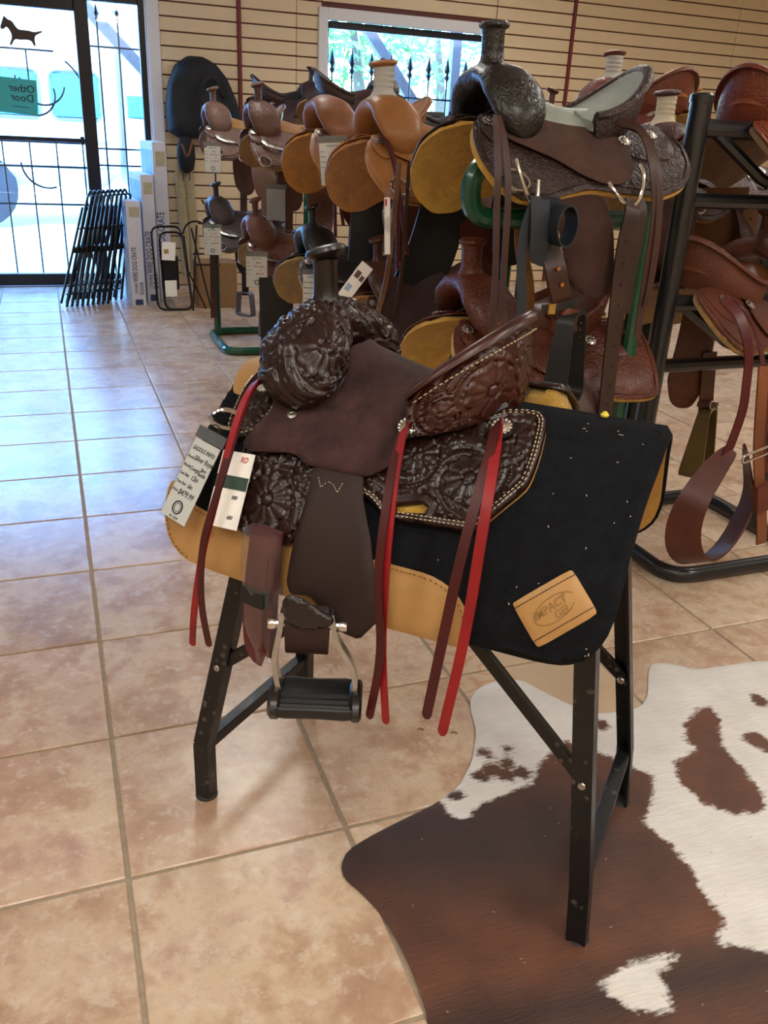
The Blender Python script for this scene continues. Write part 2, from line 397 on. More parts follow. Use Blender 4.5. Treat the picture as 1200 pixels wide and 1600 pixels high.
dm = tm.copy(); dm.materials.clear(); dm.materials.append(decor_tile_mat())
def proj(p):
    d = Vector(p)-CAM; z = d.dot(fw); return (600+1331.84*d.dot(rr)/z, 800-1331.84*d.dot(uu)/z, z)
rest = MB(); ntile = 0
for i in range(-9, 20):
    for j in range(-9, 16):
        cx, cy = (i+.5)*TILE, (j+.5)*TILE
        if cx < XW0 or cx > XW1 or cy < YW0 or cy > YW1: continue
        vis = False
        for ox in (-.5, 0, .5):
            for oy in (-.5, 0, .5):
                q = proj((cx+ox*TILE, cy+oy*TILE, 0))
                if q[2] > .1 and -60 < q[0] < 1260 and -60 < q[1] < 1660: vis = True
        if vis and ntile < 290:
            o = new_obj('tile', dm if (i == 2 and j in (0, 1)) or (i in (5,) and j == 1) else tm, floor); o.location = (cx, cy, 0.0); ntile += 1
        else: rest.box((cx, cy, -0.004), (TILE-2*g, TILE-2*g, 0.008))
tag(rest.build('tile', tile_mat(), floor, 0), kind='stuff')
# ------------------------------------------------------------------ back wall of slat boards
slat_m = plain('slat_paint', '#dfcaa5', 0.55, 0, 0.03, 8, 0.01)
groove = plain('slat_groove', '#5e2a22', 0.6); white_p = plain('white_trim_paint', '#dfe1e4', 0.5, 0, 0.03); bronze = plain('dark_bronze_frame', '#1b191b', 0.35, 0.4, 0.1)
DX0, DX1, DZ = -1.35, 0.955, 2.36      # door opening
WX0, WX1, WZ0, WZ1 = 2.285, 3.90, 1.22, 2.21
wb_ = MB()
def wallbox(x0, x1, z0, z1): wb_.box(((x0+x1)/2, YW1+0.07, (z0+z1)/2), (x1-x0, 0.12, z1-z0))
wallbox(XW0, DX0, 0, CEIL); wallbox(DX0, DX1, DZ, CEIL); wallbox(DX1, WX0, 0, CEIL); wallbox(WX0, WX1, 0, WZ0); wallbox(WX0, WX1, WZ1, CEIL); wallbox(WX1, XW1, 0, CEIL)
wall_back = wb_.build('wall_back', groove, None, 0); tag(wall_back, 'tan slat board back wall with dark red grooves', None, None, 'structure')
PITCHZ = 0.1035
def slats(x0, x1, z_lo=0.0, z_hi=CEIL):
    L = x1-x0; me = MB().box((0, 0, 0), (L, 0.016, PITCHZ-0.011), None, 0.002).mesh(30); me.materials.append(slat_m)
    k = 0
    while k*PITCHZ < CEIL-PITCHZ:
        z = (k+.5)*PITCHZ
        if z > z_lo and z < z_hi: o = new_obj('slat', me, wall_back); o.location = ((x0+x1)/2, YW1+0.002, z)
        k += 1
slats(DX1+.003, 1.572); slats(1.606, 2.066); slats(2.070, WX0-.004); slats(WX0+.004, WX1-.004, WZ1+.05); slats(WX0+.004, WX1-.004, 0, WZ0-.05)
slats(WX1+.004, 4.672); slats(4.708, 6.55); slats(6.554, XW1)
red_p = plain('oxblood_trim_paint', '#6d1f22', 0.5, 0, 0.05)
for i, x in enumerate((1.589, 4.69)):
    tag(MB().box((x, YW1-0.012, CEIL/2), (0.03, 0.022, CEIL-.01), None, .003).build('trim_%d' % (i+1), red_p), 'dark red vertical strip between slat boards', None, None, 'structure')
wall_m = plain('side_wall_paint', '#cdbb9d', 0.8, 0, 0.03)
tag(MB().box((XW0-.06, (YW0+YW1)/2, CEIL/2), (.12, YW1-YW0, CEIL)).build('wall_left', wall_m, None, 0), 'plain painted side wall beyond the aisle', None, None, 'structure')
tag(MB().box((XW1+.06, (YW0+YW1)/2, CEIL/2), (.12, YW1-YW0, CEIL)).build('wall_right', wall_m, None, 0), 'plain painted side wall behind the saddles', None, None, 'structure')
tag(MB().box(((XW0+XW1)/2, YW0-.06, CEIL/2), (XW1-XW0+.24, .12, CEIL)).build('wall_front', wall_m, None, 0), 'plain painted wall opposite the slat boards', None, None, 'structure')
ceil_m = plain('ceiling_tile', '#e4e0d6', 0.9, 0, 0.03)
tag(MB().box(((XW0+XW1)/2, (YW0+YW1)/2+.05, CEIL+.05), (XW1-XW0+.24, YW1-YW0+.3, .1)).build('ceiling', ceil_m, None, 0), 'white suspended ceiling of the shop', None, None, 'structure')
for (x, y) in LAMPS:
    f = empty('ceiling_light', (x, y, CEIL), 0, 'long fluorescent ceiling panel over the sales floor', 'ceiling light', 'fluorescent ceiling panels')
    fr = MB()
    for sx in (-1, 1): fr.box((sx*.29, 0, -.03), (.03, 1.26, .06))
    for sy in (-1, 1): fr.box((0, sy*.615, -.03), (.61, .03, .06))
    fr.build('frame', white_p, f, 0); MB().box((0, 0, -.05), (.55, 1.2, .01)).build('diffuser', emit('lamp_diffuser', '#fff3dd', 2.0), f, 0)
# ------------------------------------------------------------------ glass door and sidelight
YD = YW1+0.05
door = empty('door_1', (0, 0, 0), 0, 'dark framed glass shop door with sidelight and push bar', None, None, 'structure')
def fbox(name, x0, x1, z0, z1, m=bronze, d=.06, y=YD, par=door, bev=.004): return MB().box(((x0+x1)/2, y, (z0+z1)/2), (x1-x0, d, z1-z0), None, bev).build(name, m, par)
fbox('stile', .325, .425, 0.0, 2.26, d=.09); fbox('stile', -1.34, -1.24, 0, 2.26, d=.09); fbox('top_rail', -1.24, .325, 2.05, 2.26); fbox('bottom_rail', -1.24, .325, 0.0, .10)
fbox('sidelight_frame', .80, .845, 0, 2.26, d=.08); fbox('sidelight_frame', .425, .80, 2.13, 2.26, d=.07); fbox('sidelight_frame', .425, .80, 0, .10, d=.07)
fbox('push_bar', -1.2, .33, 1.125, 1.155, y=YD-.075, d=.03); fbox('bar_bracket', .29, .32, 1.11, 1.17, y=YD-.04, d=.06); fbox('threshold', -1.3, .86, 0, .012, metal('threshold_metal', '#8d8d8d', .4), .14)
for n_, x0, x1, z0, z1 in (('pane', -1.24, .325, .10, 2.05), ('pane', .425, .80, .10, 2.13)):
    MB().box(((x0+x1)/2, YD, (z0+z1)/2), (x1-x0, .006, z1-z0)).build(n_, glass('door_glass'), door, 0)
fbox('trim_board', .86, .955, 0, 2.36, white_p, .05, YW1-.005); fbox('trim_board', -1.35, .955, 2.27, 2.36, white_p, .05, YW1-.005)
for (ha, hb) in ((.845, .86),): fbox('trim_board', ha, hb, 0, 2.27, white_p, .1, YW1+.04)
# horse silhouette stuck to the glass
hp = [(-.155, .03), (-.13, .085), (-.115, .12), (-.095, .095), (-.06, .085), (-.04, .05), (-.02, .03), (.05, .03), (.085, .02), (.12, .03), (.16, .035), (.13, .015), (.095, .0), (.085, -.03), (.09, -.075), (.075, -.075), (.06, -.04), (.02, -.035), (-.02, -.04), (-.055, -.035), (-.085, -.085), (-.1, -.075), (-.075, -.03), (-.08, .01), (-.105, .045), (-.13, .02)]
def flat_map(u, v, off): u = np.asarray(u, float); v = np.asarray(v, float); return np.stack([u, 0*u-off, v], -1)
hs_ = drape(hp, 0, .002, .02, .002, mapf=flat_map, sm=2).build('horse_decal', plain('brown_decal', '#4a3a2a', .7), None); hs_.location = (-.06, YD-.0045, 1.865)
tag(hs_, 'small dark running horse silhouette on the door glass', 'decal')
# teal note, written to be read from outside
note = MB().box((0, 0, 0), (.36, .002, .25), None, 0).build('door_note', plain('teal_paper', '#3fb3ae', .6, 0, .04), None, 0); note.location = (-.18, YD-.006, 1.44); note.rotation_euler = (0, math.radians(3), 0)
tag(note, 'teal paper note taped to the door glass', 'note')
ink = plain('dark_ink', '#22324a', .6)
for s_, zz in (('Other', .055), ('Door', -.01)):
    text_mesh(s_, .075, ink, note, Matrix.Translation((.07, -.0015, zz)) @ Matrix.Scale(-1, 4, (1, 0, 0)) @ Matrix.Rotation(PI/2, 4, 'X'))
text_mesh('____', .06, ink, note, Matrix.Translation((.06, -.0015, -.05)) @ Matrix.Rotation(PI/2, 4, 'X'))
# wrought iron gate outside the door
iron = plain('black_iron', '#15161a', .45, .6, .1)
gate = empty('iron_gate', (0, YW1+.42, 0), 0, 'black wrought iron gate bars outside the glass door', 'gate')
for x in [-1.15+.105*2*i for i in range(8)]: MB().tube([(x, 0, .02), (x, 0, 1.11)], .007, 6).build('bar', iron, gate)
for z in (.62, .92, 1.11): MB().tube([(-1.25, 0, z), (.36, 0, z)], .009, 6).build('rail', iron, gate)
MB().tube([(-1.25, 0, 1.79), (.16, 0, 1.79)], .008, 6).build('rail', iron, gate); MB().tube([(-.05, 0, 1.79), (-.05, 0, 1.5)], .007, 6).build('bar', iron, gate)
for c, r, a0, a1 in (((.05, 0, 1.56), .17, PI*.95, PI*1.95), ((-.02, 0, 1.47), .16, PI*1.2, PI*2.1), ((-.35, 0, 1.6), .2, PI*.9, PI*2), ((.04, 0, 1.45), .34, -PI*.05, PI*.3), ((.02, 0, .95), .2, PI, PI*1.6)):
    MB().tube(arc(c, r, a0, a1, 18, (1, 0, 0), (0, 0, 1)), .008, 6).build('scroll', iron, gate)
grille = empty('sidelight_grille', (0, YW1+.3, 0), 0, 'iron bars outside the narrow sidelight with spear tips', 'grille')
def spear(mb, x, z, s=1.0): mb.lathe([(.006*s, 0), (.018*s, .02*s), (.008*s, .035*s), (.020*s, .06*s), (.0, .13*s)], (x, 0, z), (0, 0, 1), 6)
for x in (.505, .665):
    b = MB().tube([(x, 0, -.005), (x, 0, 2.03)], .008, 6); spear(b, x, 2.02); b.build('bar', iron, grille)
for z in (.95, 1.08, 1.84): MB().tube([(.40, 0, z), (.86, 0, z)], .008, 6).build('rail', iron, grille)
# ------------------------------------------------------------------ back window
win = empty('window_1', (0, 0, 0), 0, 'wide back window in a white frame behind the saddles', None, None, 'structure')
for (x0, x1, z0, z1) in ((WX0-.03, WX0+.05, WZ0-.04, WZ1+.03), (WX1-.05, WX1+.03, WZ0-.04, WZ1+.03), (WX0+.05, WX1-.05, WZ1-.06, WZ1+.03), (WX0+.05, WX1-.05, WZ0-.04, WZ0+.03)):
    fbox('frame', x0, x1, z0, z1, white_p, .05, YW1-.005, win)
for (x0, x1, z0, z1) in ((WX0+.05, WX0+.075, WZ0+.03, WZ1-.06), (WX1-.09, WX1-.05, WZ0+.03, WZ1-.06), (WX0+.075, WX1-.09, WZ1-.115, WZ1-.06), (WX0+.075, WX1-.09, WZ0+.03, WZ0+.06)):
    fbox('sash', x0, x1, z0, z1, bronze, .05, YD, win)
MB().box(((WX0+WX1)/2, YD+.01, (WZ0+WZ1)/2), (WX1-WX0-.12, .006, WZ1-WZ0-.14)).build('pane', glass('window_glass'), win, 0)
wg = empty('window_grille', (0, YW1+.34, 0), 0, 'row of spear topped iron bars outside the back window', 'grille')
for k in range(10):
    x = 2.30+.187*k; b = MB().tube([(x, 0, -.005), (x, 0, 1.80)], .008, 6); spear(b, x, 1.78, 1.5); b.build('bar', iron, wg)
for z in (1.05, 1.62): MB().tube([(2.1, 0, z), (4.3, 0, z)], .009, 6).build('rail', iron, wg)
# ------------------------------------------------------------------ outdoors: paving, porch brace, bus, trailer, trees
pave = plain('concrete_paving', '#c9c6bf', .9, 0, .06, 2); pav = MB().box((2, YW1+.12+18, -.06), (60, 36, .1)).build('ground', pave, None, 0); tag(pav, 'bright concrete yard outside the shop', None, None, 'structure')
pwood = plain('porch_timber', '#8d8379', .8); 
for (lb, px_, py_, a, b_) in (('timber porch post with diagonal brace outside the back window', 4.02, YW1+1.1, (3.05, YW1+1.1, 2.25), (3.98, YW1+1.1, 1.15)), ('timber porch post with diagonal brace outside the sidelight', 1.32, YW1+1.3, (.35, YW1+1.3, 2.35), (1.30, YW1+1.3, 1.40))):
    t_ = empty('porch_post', (0, 0, 0), 0, lb, 'post'); MB().bar((px_, py_, 0), (px_, py_, 2.6), .1, .1, (0, 1, 0), .006).build('post', pwood, t_); MB().bar(a, b_, .1, .1, (0, 1, 0), .006).build('brace', pwood, t_)
bus_w = plain('bus_paint', '#eceeee', .35, 0, .02); busg = plain('bus_window_tint', '#4f8ea3', .15, 0, .1)
bus = empty('bus', (-3.2, 11.2, 0), 0, 'white bus with large rounded windows parked outside the door', 'vehicle')
MB().box((0, 1.2, 1.75), (8.3, 2.4, 2.5), None, .18).build('body', bus_w, bus)
for x in (-2.4, -1.68, -.96, -.24, .48, 1.20, 1.92, 2.64, 3.36):
    MB().box((x+.30, -.005, 1.575), (.56, .03, .50), None, .09).build('window', busg, bus)
    fr = fillet_path([(x, -.02, 1.30), (x+.60, -.02, 1.30), (x+.60, -.02, 1.85), (x, -.02, 1.85)], .12, 5, True); MB().tube(fr, .014, 6, True).build('window_frame', plain('bus_rubber', '#6a7074', .6), bus)
for z in (.75, 1.05): MB().box((0, -.01, z), (8.2, .03, .03), None, .008).build('side_rail', plain('bus_rail', '#9aa3a8', .4), bus)
for x in (-2.6, 2.4):
    MB().lathe([(.0, 0), (.30, 0), (.45, .02), (.47, .1), (.45, .2), (.0, .22)], (x, -.02, .47), (0, 1, 0), 24).build('wheel', plain('tyre', '#2b2b2d', .8), bus)
tr = empty('trailer', (2.08, 11.2, 0), 0, 'white trailer with a small square window beside the bus', 'vehicle')
MB().box((0, 1, 1.45), (2.06, 2, 2.1), None, .15).build('body', bus_w, tr); MB().box((-.90, -.01, 1.485), (.23, .03, .26), None, .05).build('window', busg, tr)
MB().box((.0, -.005, .95), (1.8, .02, .03)).build('side_rail', plain('bus_rail', '#9aa3a8'), tr)
for x in (-.6, .6): MB().lathe([(.0, 0), (.2, 0), (.31, .02), (.32, .08), (.3, .16), (.0, .18)], (x, .1, .32), (0, 1, 0), 20).build('wheel', plain('tyre', '#2b2b2d', .8), tr)
leafm = plain('leaf_green', '#5f8a3e', .7, 0, .3, 6); bark = plain('bark', '#5b4a3a', .9)
def tree(x, y, h, r, lb, n=1500, seed=1):
    rnd = random.Random(seed); t = empty('tree', (x, y, 0), 0, lb, 'tree', 'trees beyond the yard')
    MB().tube([(0, 0, 0), (.05, 0, h*.5), (-.1, .1, h*.8)], [.14, .11, .05], 7).build('trunk', bark, t)
    m = MB()
    for _ in range(n):
        d = Vector((rnd.gauss(0, 1), rnd.gauss(0, 1), rnd.gauss(0, .8))); d.normalize(); p = d*r*rnd.uniform(.35, 1)+Vector((0, 0, h*.78)); s = rnd.uniform(.05, .13)
        a = Vector((rnd.gauss(0, 1), rnd.gauss(0, 1), rnd.gauss(0, 1))).normalized(); b = a.orthogonal().normalized()
        m.add([p+a*s, p+b*s*.5, p-a*s, p-b*s*.5], [(0, 1, 2, 3)])
    tag(m.build('foliage', leafm, t, 0), kind='stuff')
for k, (x, y, h, r) in enumerate(((5.3, 14.6, 4.0, 1.6), (8.6, 18.6, 4.6, 2.2), (8.9, 13.6, 3.6, 1.5), (13.2, 16, 4.4, 2.0), (2.4, 20.5, 6.5, 2.4), (-3, 18, 6, 2.4))):
    tree(x, y, h, r, ['leafy tree seen through the back window beside the post', 'broad leafy tree in the middle of the back window', 'leafy tree at the far end of the back window', 'leafy tree beyond the back window edge', 'tall tree above the trailer roof', 'tall tree behind the bus'][k], seed=k)
# ------------------------------------------------------------------ display stand with pad and the dark show saddle
O = Vector((.586, .029, 0)); RZ = -PI/4; ZR = .882
def scuffed(name, c):
    t = NT(name); co = t.coord(); n = t.noise(30, 4, .6, co); v = t.n('ShaderNodeTexVoronoi'); v.inputs['Scale'].default_value = 55; t.l(co, v.inputs['Vector']); s = t.noise(11, 2, .5, co)
    m = t.math('MULTIPLY', t.ramp(v.outputs['Distance'], [(.22, (1, 1, 1, 1)), (.34, (0, 0, 0, 1))]).outputs[0], t.ramp(s.outputs[0], [(.54, (0, 0, 0, 1)), (.6, (1, 1, 1, 1))]).outputs[0])
    t.set(Base_Color=t.mix(t.math('MULTIPLY', m, .55), srgb(c), srgb('#6b625a')), Roughness=t.math('ADD', t.math('MULTIPLY', n.outputs[0], .3), .25), Metallic=.2); t.bump(n.outputs[0], .08, .002); MATS[name] = t.m; return t.m
black_st = scuffed('black_stand_paint', '#131315')
stand = empty('saddle_stand', O, RZ, 'black angle iron folding stand under the felt saddle pad', 'stand')
def angle_iron(name, p0, p1, w, d1, d2, th=.005, par=stand):
    p0, p1 = Vector(p0), Vector(p1); t = (p1-p0).normalized(); d1 = Vector(d1); d1 = (d1-t*d1.dot(t)).normalized(); d2 = Vector(d2); d2 = (d2-t*d2.dot(t)-d1*d2.dot(d1)).normalized()
    prof = [(0, 0), (w, 0), (w, th), (th, th), (th, w), (0, w)]
    mb = MB().loft([[p+d1*a+d2*b for a, b in prof] for p in (p0, p1)]); return mb.build(name, black_st, par, 30)
LEGS = {}
for nm, fx, fy, tx in (('A', -.395, -.19, -.28), ('B', .382, -.187, .28), ('C', .386, .192, .28), ('D', -.372, .178, -.28)):
    sy = 1 if fy > 0 else -1; kn = Vector((fx*(1.0 if fx < 0 else .972), fy, .135)); top = Vector((tx, sy*.112, .775)); LEGS[nm] = (kn, top)
    mb = MB(); w = .034
    if nm in 'AD':
        mb.bar((fx, fy, .006), kn+Vector((0, 0, .004)), w, w, (0, 1, 0), .003); mb.bar(kn, top, w, w, (0, 1, 0), .003); mb.build('leg', black_st, stand)
    else:
        prof = [(0, 0), (w, 0), (w, .005), (.005, .005), (.005, w), (0, w)]; d1, d2 = Vector((-1, 0, 0)), Vector((0, -sy, 0)); o0 = Vector((w/2, sy*w/2, 0))
        MB().loft([[Vector(p)+o0+d1*a+d2*b for a, b in prof] for p in ((fx, fy, .006), kn, top)]).build('leg', black_st, stand, 30)
    MB().lathe([(.0, 0), (.021, 0), (.023, .004), (.019, .010), (0, .011)], (fx, fy, 0), (0, 0, 1), 14).build('foot', plain('foot_rubber', '#2c2c2d', .8), stand)
def along(nm, z): a, b = LEGS[nm]; t = (z-a.z)/(b.z-a.z); return a+(b-a)*t
for p, q in (('A', 'D'), ('B', 'C')): MB().bar(along(p, .13), along(q, .13), .026, .026, (0, 0, 1), .002).build('stretcher', black_st, stand)
for nm, sx in (('A', -1), ('B', 1), ('C', 1), ('D', -1)):
    a = along(nm, .32); sy = 1 if a.y > 0 else -1; b = Vector((sx*.03, sy*.135, .60)); MB().bar(a, b, .024, .012, (0, 1, 0), .002).build('brace', black_st, stand)
    MB().lathe([(.0, -.012), (.009, -.012), (.009, .014), (.006, .018), (0, .018)], a+Vector((0, -sy*.0, 0)), (0, -1, 0), 8).build('bolt', metal('bolt_zinc', '#b5b3ad', .35), stand)
for sy in (-1, 1): MB().bar((-.33, sy*.105, .770), (.33, sy*.105, .770), .03, .03, (0, 0, 1), .003).build('top_rail', black_st, stand)
MB().bar((-.30, 0, .82), (.30, 0, .82), .05, .05, (0, 0, 1), .02).build('ridge_bar', black_st, stand)
# ---- pad
def surfz(x, s, off): return surf(x, s, off, ZR)
padE = empty('saddle_pad', O, RZ, 'black felt saddle pad with tan leather edging on the stand', 'saddle pad')
def felt_mat():
    t = NT('black_felt'); co = t.coord(); n = t.noise(170, 4, .75, co); n2 = t.noise(40, 5, .7, co)
    v = t.n('ShaderNodeTexVoronoi'); v.inputs['Scale'].default_value = 34; t.l(co, v.inputs['Vector'])
    lint = t.ramp(v.outputs['Distance'], [(.035, (1, 1, 1, 1)), (.06, (0, 0, 0, 1))]).outputs[0]; sel = t.ramp(t.noise(23, 2, .5, co).outputs[0], [(.60, (0, 0, 0, 1)), (.62, (1, 1, 1, 1))]).outputs[0]
    base = t.ramp(n2.outputs[0], [(.3, srgb('#0f1114')), (.7, srgb('#191b20'))]).outputs[0]
    t.set(Base_Color=t.mix(t.math('MULTIPLY', t.math('MULTIPLY', lint, sel), .8), base, srgb('#a9a190')), Roughness=1.0, Specular_IOR_Level=.15); t.bump(n.outputs[0], .9, .004); return t.m
felt = felt_mat(); tan = leather('tan_wear_leather', '#bd925c', '#b0864f', .5, 0, 60, .05); lining = plain('tan_felt_lining', '#c79a52', .95, 0, .1, 90, .3)
near = [(-.387, 0), (-.387, .10), (-.389, .24), (-.396, .29), (-.404, .31), (-.403, .343), (-.388, .386), (-.356, .412), (-.303, .419), (-.152, .429), (.01, .434), (.152, .433), (.268, .431), (.303, .425), (.330, .407), (.349, .376), (.357, .33), (.357, .25), (.359, .16), (.364, .08), (.366, 0)]
ring = near+[(x, -s) for x, s in near[-2:0:-1]]
def padrel(X, S_, d): return -.004*np.exp(-((d-.022)/.004)**2)-.0035*np.exp(-(S_/.004)**2)-.003*np.exp(-((X-.268)/.004)**2)*((np.abs(S_) > .10) & (np.abs(S_) < .2))-.003*np.exp(-((np.abs(S_)-.073)/.003)**2)*((X > .16) & (X < .236))
drape(ring, -.020, .020, .011, .012, relief=padrel, mapf=surfz, sm=1).build('felt_body', felt, padE, 60)
drape([(x*.985, s*.985) for x, s in ring], -.026, .0055, .03, .004, mapf=surfz, sm=1).build('lining', lining, padE, 60)
wear = [(-.408, .286), (-.39, .295), (-.36, .318), (-.303, .332), (-.2, .337), (-.1, .337), (.03, .337), (.08, .338), (.109, .346), (.131, .359), (.147, .377), (.153, .40), (.152, .4365), (.01, .4375), (-.152, .4325), (-.303, .4225), (-.358, .4155), (-.392, .389), (-.4085, .345), (-.412, .31)]
for sg, nm in ((1, 'wear_leather'), (-1, 'wear_leather')):
    w = drape([(x, sg*s) for x, s in wear], .0, .0045, .016, .003, mapf=surfz, sm=1).build(nm, tan, padE, 50); w['label'] = 'tan leather wear strip'
    mb = stitches([p for p in inset([(x, sg*s) for x, s in wear], .006, 1) if abs(p[1]) < .41], .0052, mapf=surfz); mb.build('stitching', plain('tan_thread', '#7d5527', .8), w, 0)
wit = drape([(-.388, .01), (-.386, .06), (-.372, .10), (-.352, .107), (-.335, .09), (-.322, .05), (-.318, .0), (-.322, -.05), (-.335, -.09), (-.352, -.107), (-.372, -.10), (-.386, -.06), (-.388, -.01)], .0, .005, .014, .003, mapf=surfz, sm=1).build('wither_leather', tan, padE, 50)
MB().loft([[Vector(surfz(x, s, .0055)) for x in (-.352, -.334)] for s in (.058, .085)], closed=False).build('care_label', paper('white_label'), padE, 0)
patch = [(.2135, .3515), (.2145, .347), (.281, .2845), (.287, .2835), (.330, .329), (.3315, .336), (.264, .4015), (.2575, .4015)]
pt = drape(patch, .0005, .004, .008, .003, mapf=surfz, sm=1).build('maker_patch', tan, padE, 50); pt['label'] = 'tan leather maker patch with stamped oval logo'
bth = plain('brown_thread', '#33200f', .8); mbs = MB()
for a, b in (((.218, .355), (.291, .288)), ((.254, .395), (.326, .326))):
    mbs = stitches([np.array(a)+(np.array(b)-np.array(a))*k/40 for k in range(41)], .0050, L=.004, gap=.0048, w=.0012, mb=mbs, mapf=surfz)
mbs.build('stitching', bth, pt, 0)
pc = np.array((.272, .343)); e1 = np.array((.073, -.067)); e1 /= np.linalg.norm(e1); e2 = np.array((.041, .047)); e2 /= np.linalg.norm(e2)
stamp = plain('patch_stamp', '#8f6c3a', .7)
def on_patch(u, v, o=.0048): q = pc+e1*u+e2*v; return Vector(surfz(q[0], q[1], o))
MB().tube([on_patch(.034*math.cos(a)+.002, .0165*math.sin(a)-.003*math.cos(a)) for a in np.linspace(.5, 2*PI-.25, 40)], .0007, 5).build('logo_oval', stamp, pt)
PX = (on_patch(.01, 0)-on_patch(-.01, 0)).normalized(); PY = (on_patch(0, -.01)-on_patch(0, .01)); PY = (PY-PX*PY.dot(PX)).normalized(); PZ = PX.cross(PY)
def patch_mtx(u, v, rot=0.0):
    o = on_patch(u, v); mt = Matrix((PX, PY, PZ)).transposed().to_4x4(); mt.translation = o; return mt @ Matrix.Rotation(rot, 4, 'Z')
text_mesh('IMPACT', .0165, stamp, pt, patch_mtx(-.003, -.004, .08), shear=.2, xs=.95); text_mesh('GEL', .0155, stamp, pt, patch_mtx(.010, .009, .08), shear=.2)
mbl = MB(); rnd = random.Random(3)
for k in range(26):
    x, s = rnd.uniform(.2, .35), rnd.uniform(.02, .40); a = rnd.uniform(0, PI); L = rnd.uniform(.0015, .004); mbl.bar(Vector(surfz(x, s, .0005)), Vector(surfz(x+L*math.cos(a), s+L*math.sin(a), .001)), .0011, .0008)
tag(mbl.build('lint', plain('lint_white', '#c9bfae', .9), padE, 0), kind='stuff')
MB().lathe([(.0, 0), (.006, .001), (.007, .004), (.003, .009), (0, .010)], surfz(.262, .0, .0), (0, 0, 1), 9).build('yellow_bead', plain('yellow_wax', '#d9c53a', .5), padE)
# ---- saddle parts shared by every western saddle: swell, horn, cantle (local frame, ridge of the bars at z = 0)
def swell_mb(nv=34, nr=24, relief=False, W=1.0, H=1.0, xc=-.222, arch=False):
    rings = []; vs = np.linspace(-1, 1, nv); L = .30
    for v in vs:
        a = abs(v); y = np.interp(a, [0, .3, .55, .8, 1], [0, .062, .106, .138, .146])*W*(1 if v > 0 else -1); z = np.interp(a, [0, .3, .55, .8, 1], [.076, .066, .040, .002, -.028])*H
        rx = np.interp(a, [0, .25, .5, .75, .92, 1], [.050, .064, .074, .064, .040, .008]); rn = np.interp(a, [0, .25, .5, .75, .92, 1], [.052, .052, .050, .038, .020, .004])
        if arch: z = np.interp(a, [0, .3, .55, .8, 1], [.098, .086, .050, .0, -.05])*H; rx = np.interp(a, [0, .25, .5, .75, .92, 1], [.055, .068, .078, .068, .045, .01]); rn = np.interp(a, [0, .25, .5, .75, .92, 1], [.032, .033, .034, .030, .018, .004])
        ta = np.interp(a, [0, .3, .55, .8, 1], [PI/2, 1.15, .72, .18, -.05]); n = Vector((0, math.cos(ta)*(1 if v > 0 else -1), math.sin(ta)))
        c = Vector((xc-.014*(1-a)+.012*a, y, z)); rg = []
        for k in range(nr):
            ph = 2*PI*k/nr; e = 1.0
            if relief:
                u_, w_ = v*.22, ph*.058; fl = SW_REL(np.array([u_]), np.array([w_ % .364]), np.array([.02]))[0]; e = 1+fl/.055
            rg.append(c+(Vector((1, 0, 0))*math.cos(ph)*rx+n*math.sin(ph)*rn)*e)
        rings.append(rg)
    return MB().loft(rings)
SW_REL = floral([(-.108, .045, .046, 11), (.108, .045, .046, 11), (-.105, .150, .036, 9), (.105, .150, .036, 9), (-.035, .095, .022, 8), (.035, .095, .022, 8)], .0066)
def horn_mb(neck=.021, h=.075, x=-.236, z=.120, lean=-.004):
    return MB().lathe([(neck*1.75, -.012), (neck*1.35, .0), (neck*1.05, .014), (neck, .03), (neck, h*.8), (neck*1.08, h)], (x, 0, z), (lean, 0, .1), 20)
def horncap_mb(x=-.238, z=.205, r=.036, t=.024, tilt=-.30):
    return MB().lathe([(.0, -t*.55), (r*.62, -t*.5), (r*.93, -t*.22), (r, 0), (r*.96, t*.22), (r*.8, t*.38), (r*.4, t*.47), (0, t*.5)], (x, 0, z), (math.sin(tilt), 0, math.cos(tilt)), 26)
CX = -.006; CE = .85; CW = .132; CL = 0.0
def cantle_pts(th, zb=.0):
    c, s = math.cos(th), math.sin(th); c = max(c, 0.0)
    rim = Vector((-.022+(.146+CX+CL)*c, CW*s, .010+.124*c**CE)); base = Vector((-.012+(.138+CX)*c, .148*s, -.008-.034*(1-c)))
    return rim, base
def cantle_mb(inner=False, n=40, relief=None, roll=.011):
    rings = []
    for k in range(n+1):
        th = (-PI/2+.02)+(PI-.04)*k/n; rim, base = cantle_pts(th); out = Vector((math.cos(th), math.sin(th), 0)); up = Vector((0, 0, 1)); d = (rim-base)
        hgt = max(d.length, .012); r = min(roll, hgt*.35); sc_ = max(.12, math.cos(th))**.5
        if inner:
            e = Vector((-.035+.05*math.cos(th), .070*math.sin(th), .028-.003*math.cos(th)))
            i1 = rim-out*r*.7; rings.append([i1+up*r*.2, i1-out*.02*sc_-up*.3*hgt*.5, i1*.45+e*.55-up*.010, e, e-up*.02, i1*.45+e*.55-up*.03, i1-up*hgt*.6, i1-up*r*1.5])
        else:
            rg = []
            m = 44 if relief else 5
            for j in range(m+1):
                t = j/m; p = base+d*t; bulge = math.sin(t*PI)*.010*sc_
                q = p+out*(bulge+.012*(1-t)*0)
                if relief: q += out*relief(np.array([th*.14]), np.array([t*hgt]), np.array([min(t, 1-t)*hgt]))[0]
                rg.append(q)
            rg += [rim+out*r*1.5+up*r*.1, rim+out*r*1.3+up*r*.9, rim+out*r*.3+up*r*1.3, rim-out*r*.8+up*r*.7, rim-out*r*1.1-up*r*.5]
            rg += [rim-out*(r*1.1+.004)-up*hgt*.5, base-out*.018]
            rings.append(rg)
    return MB().loft(rings)
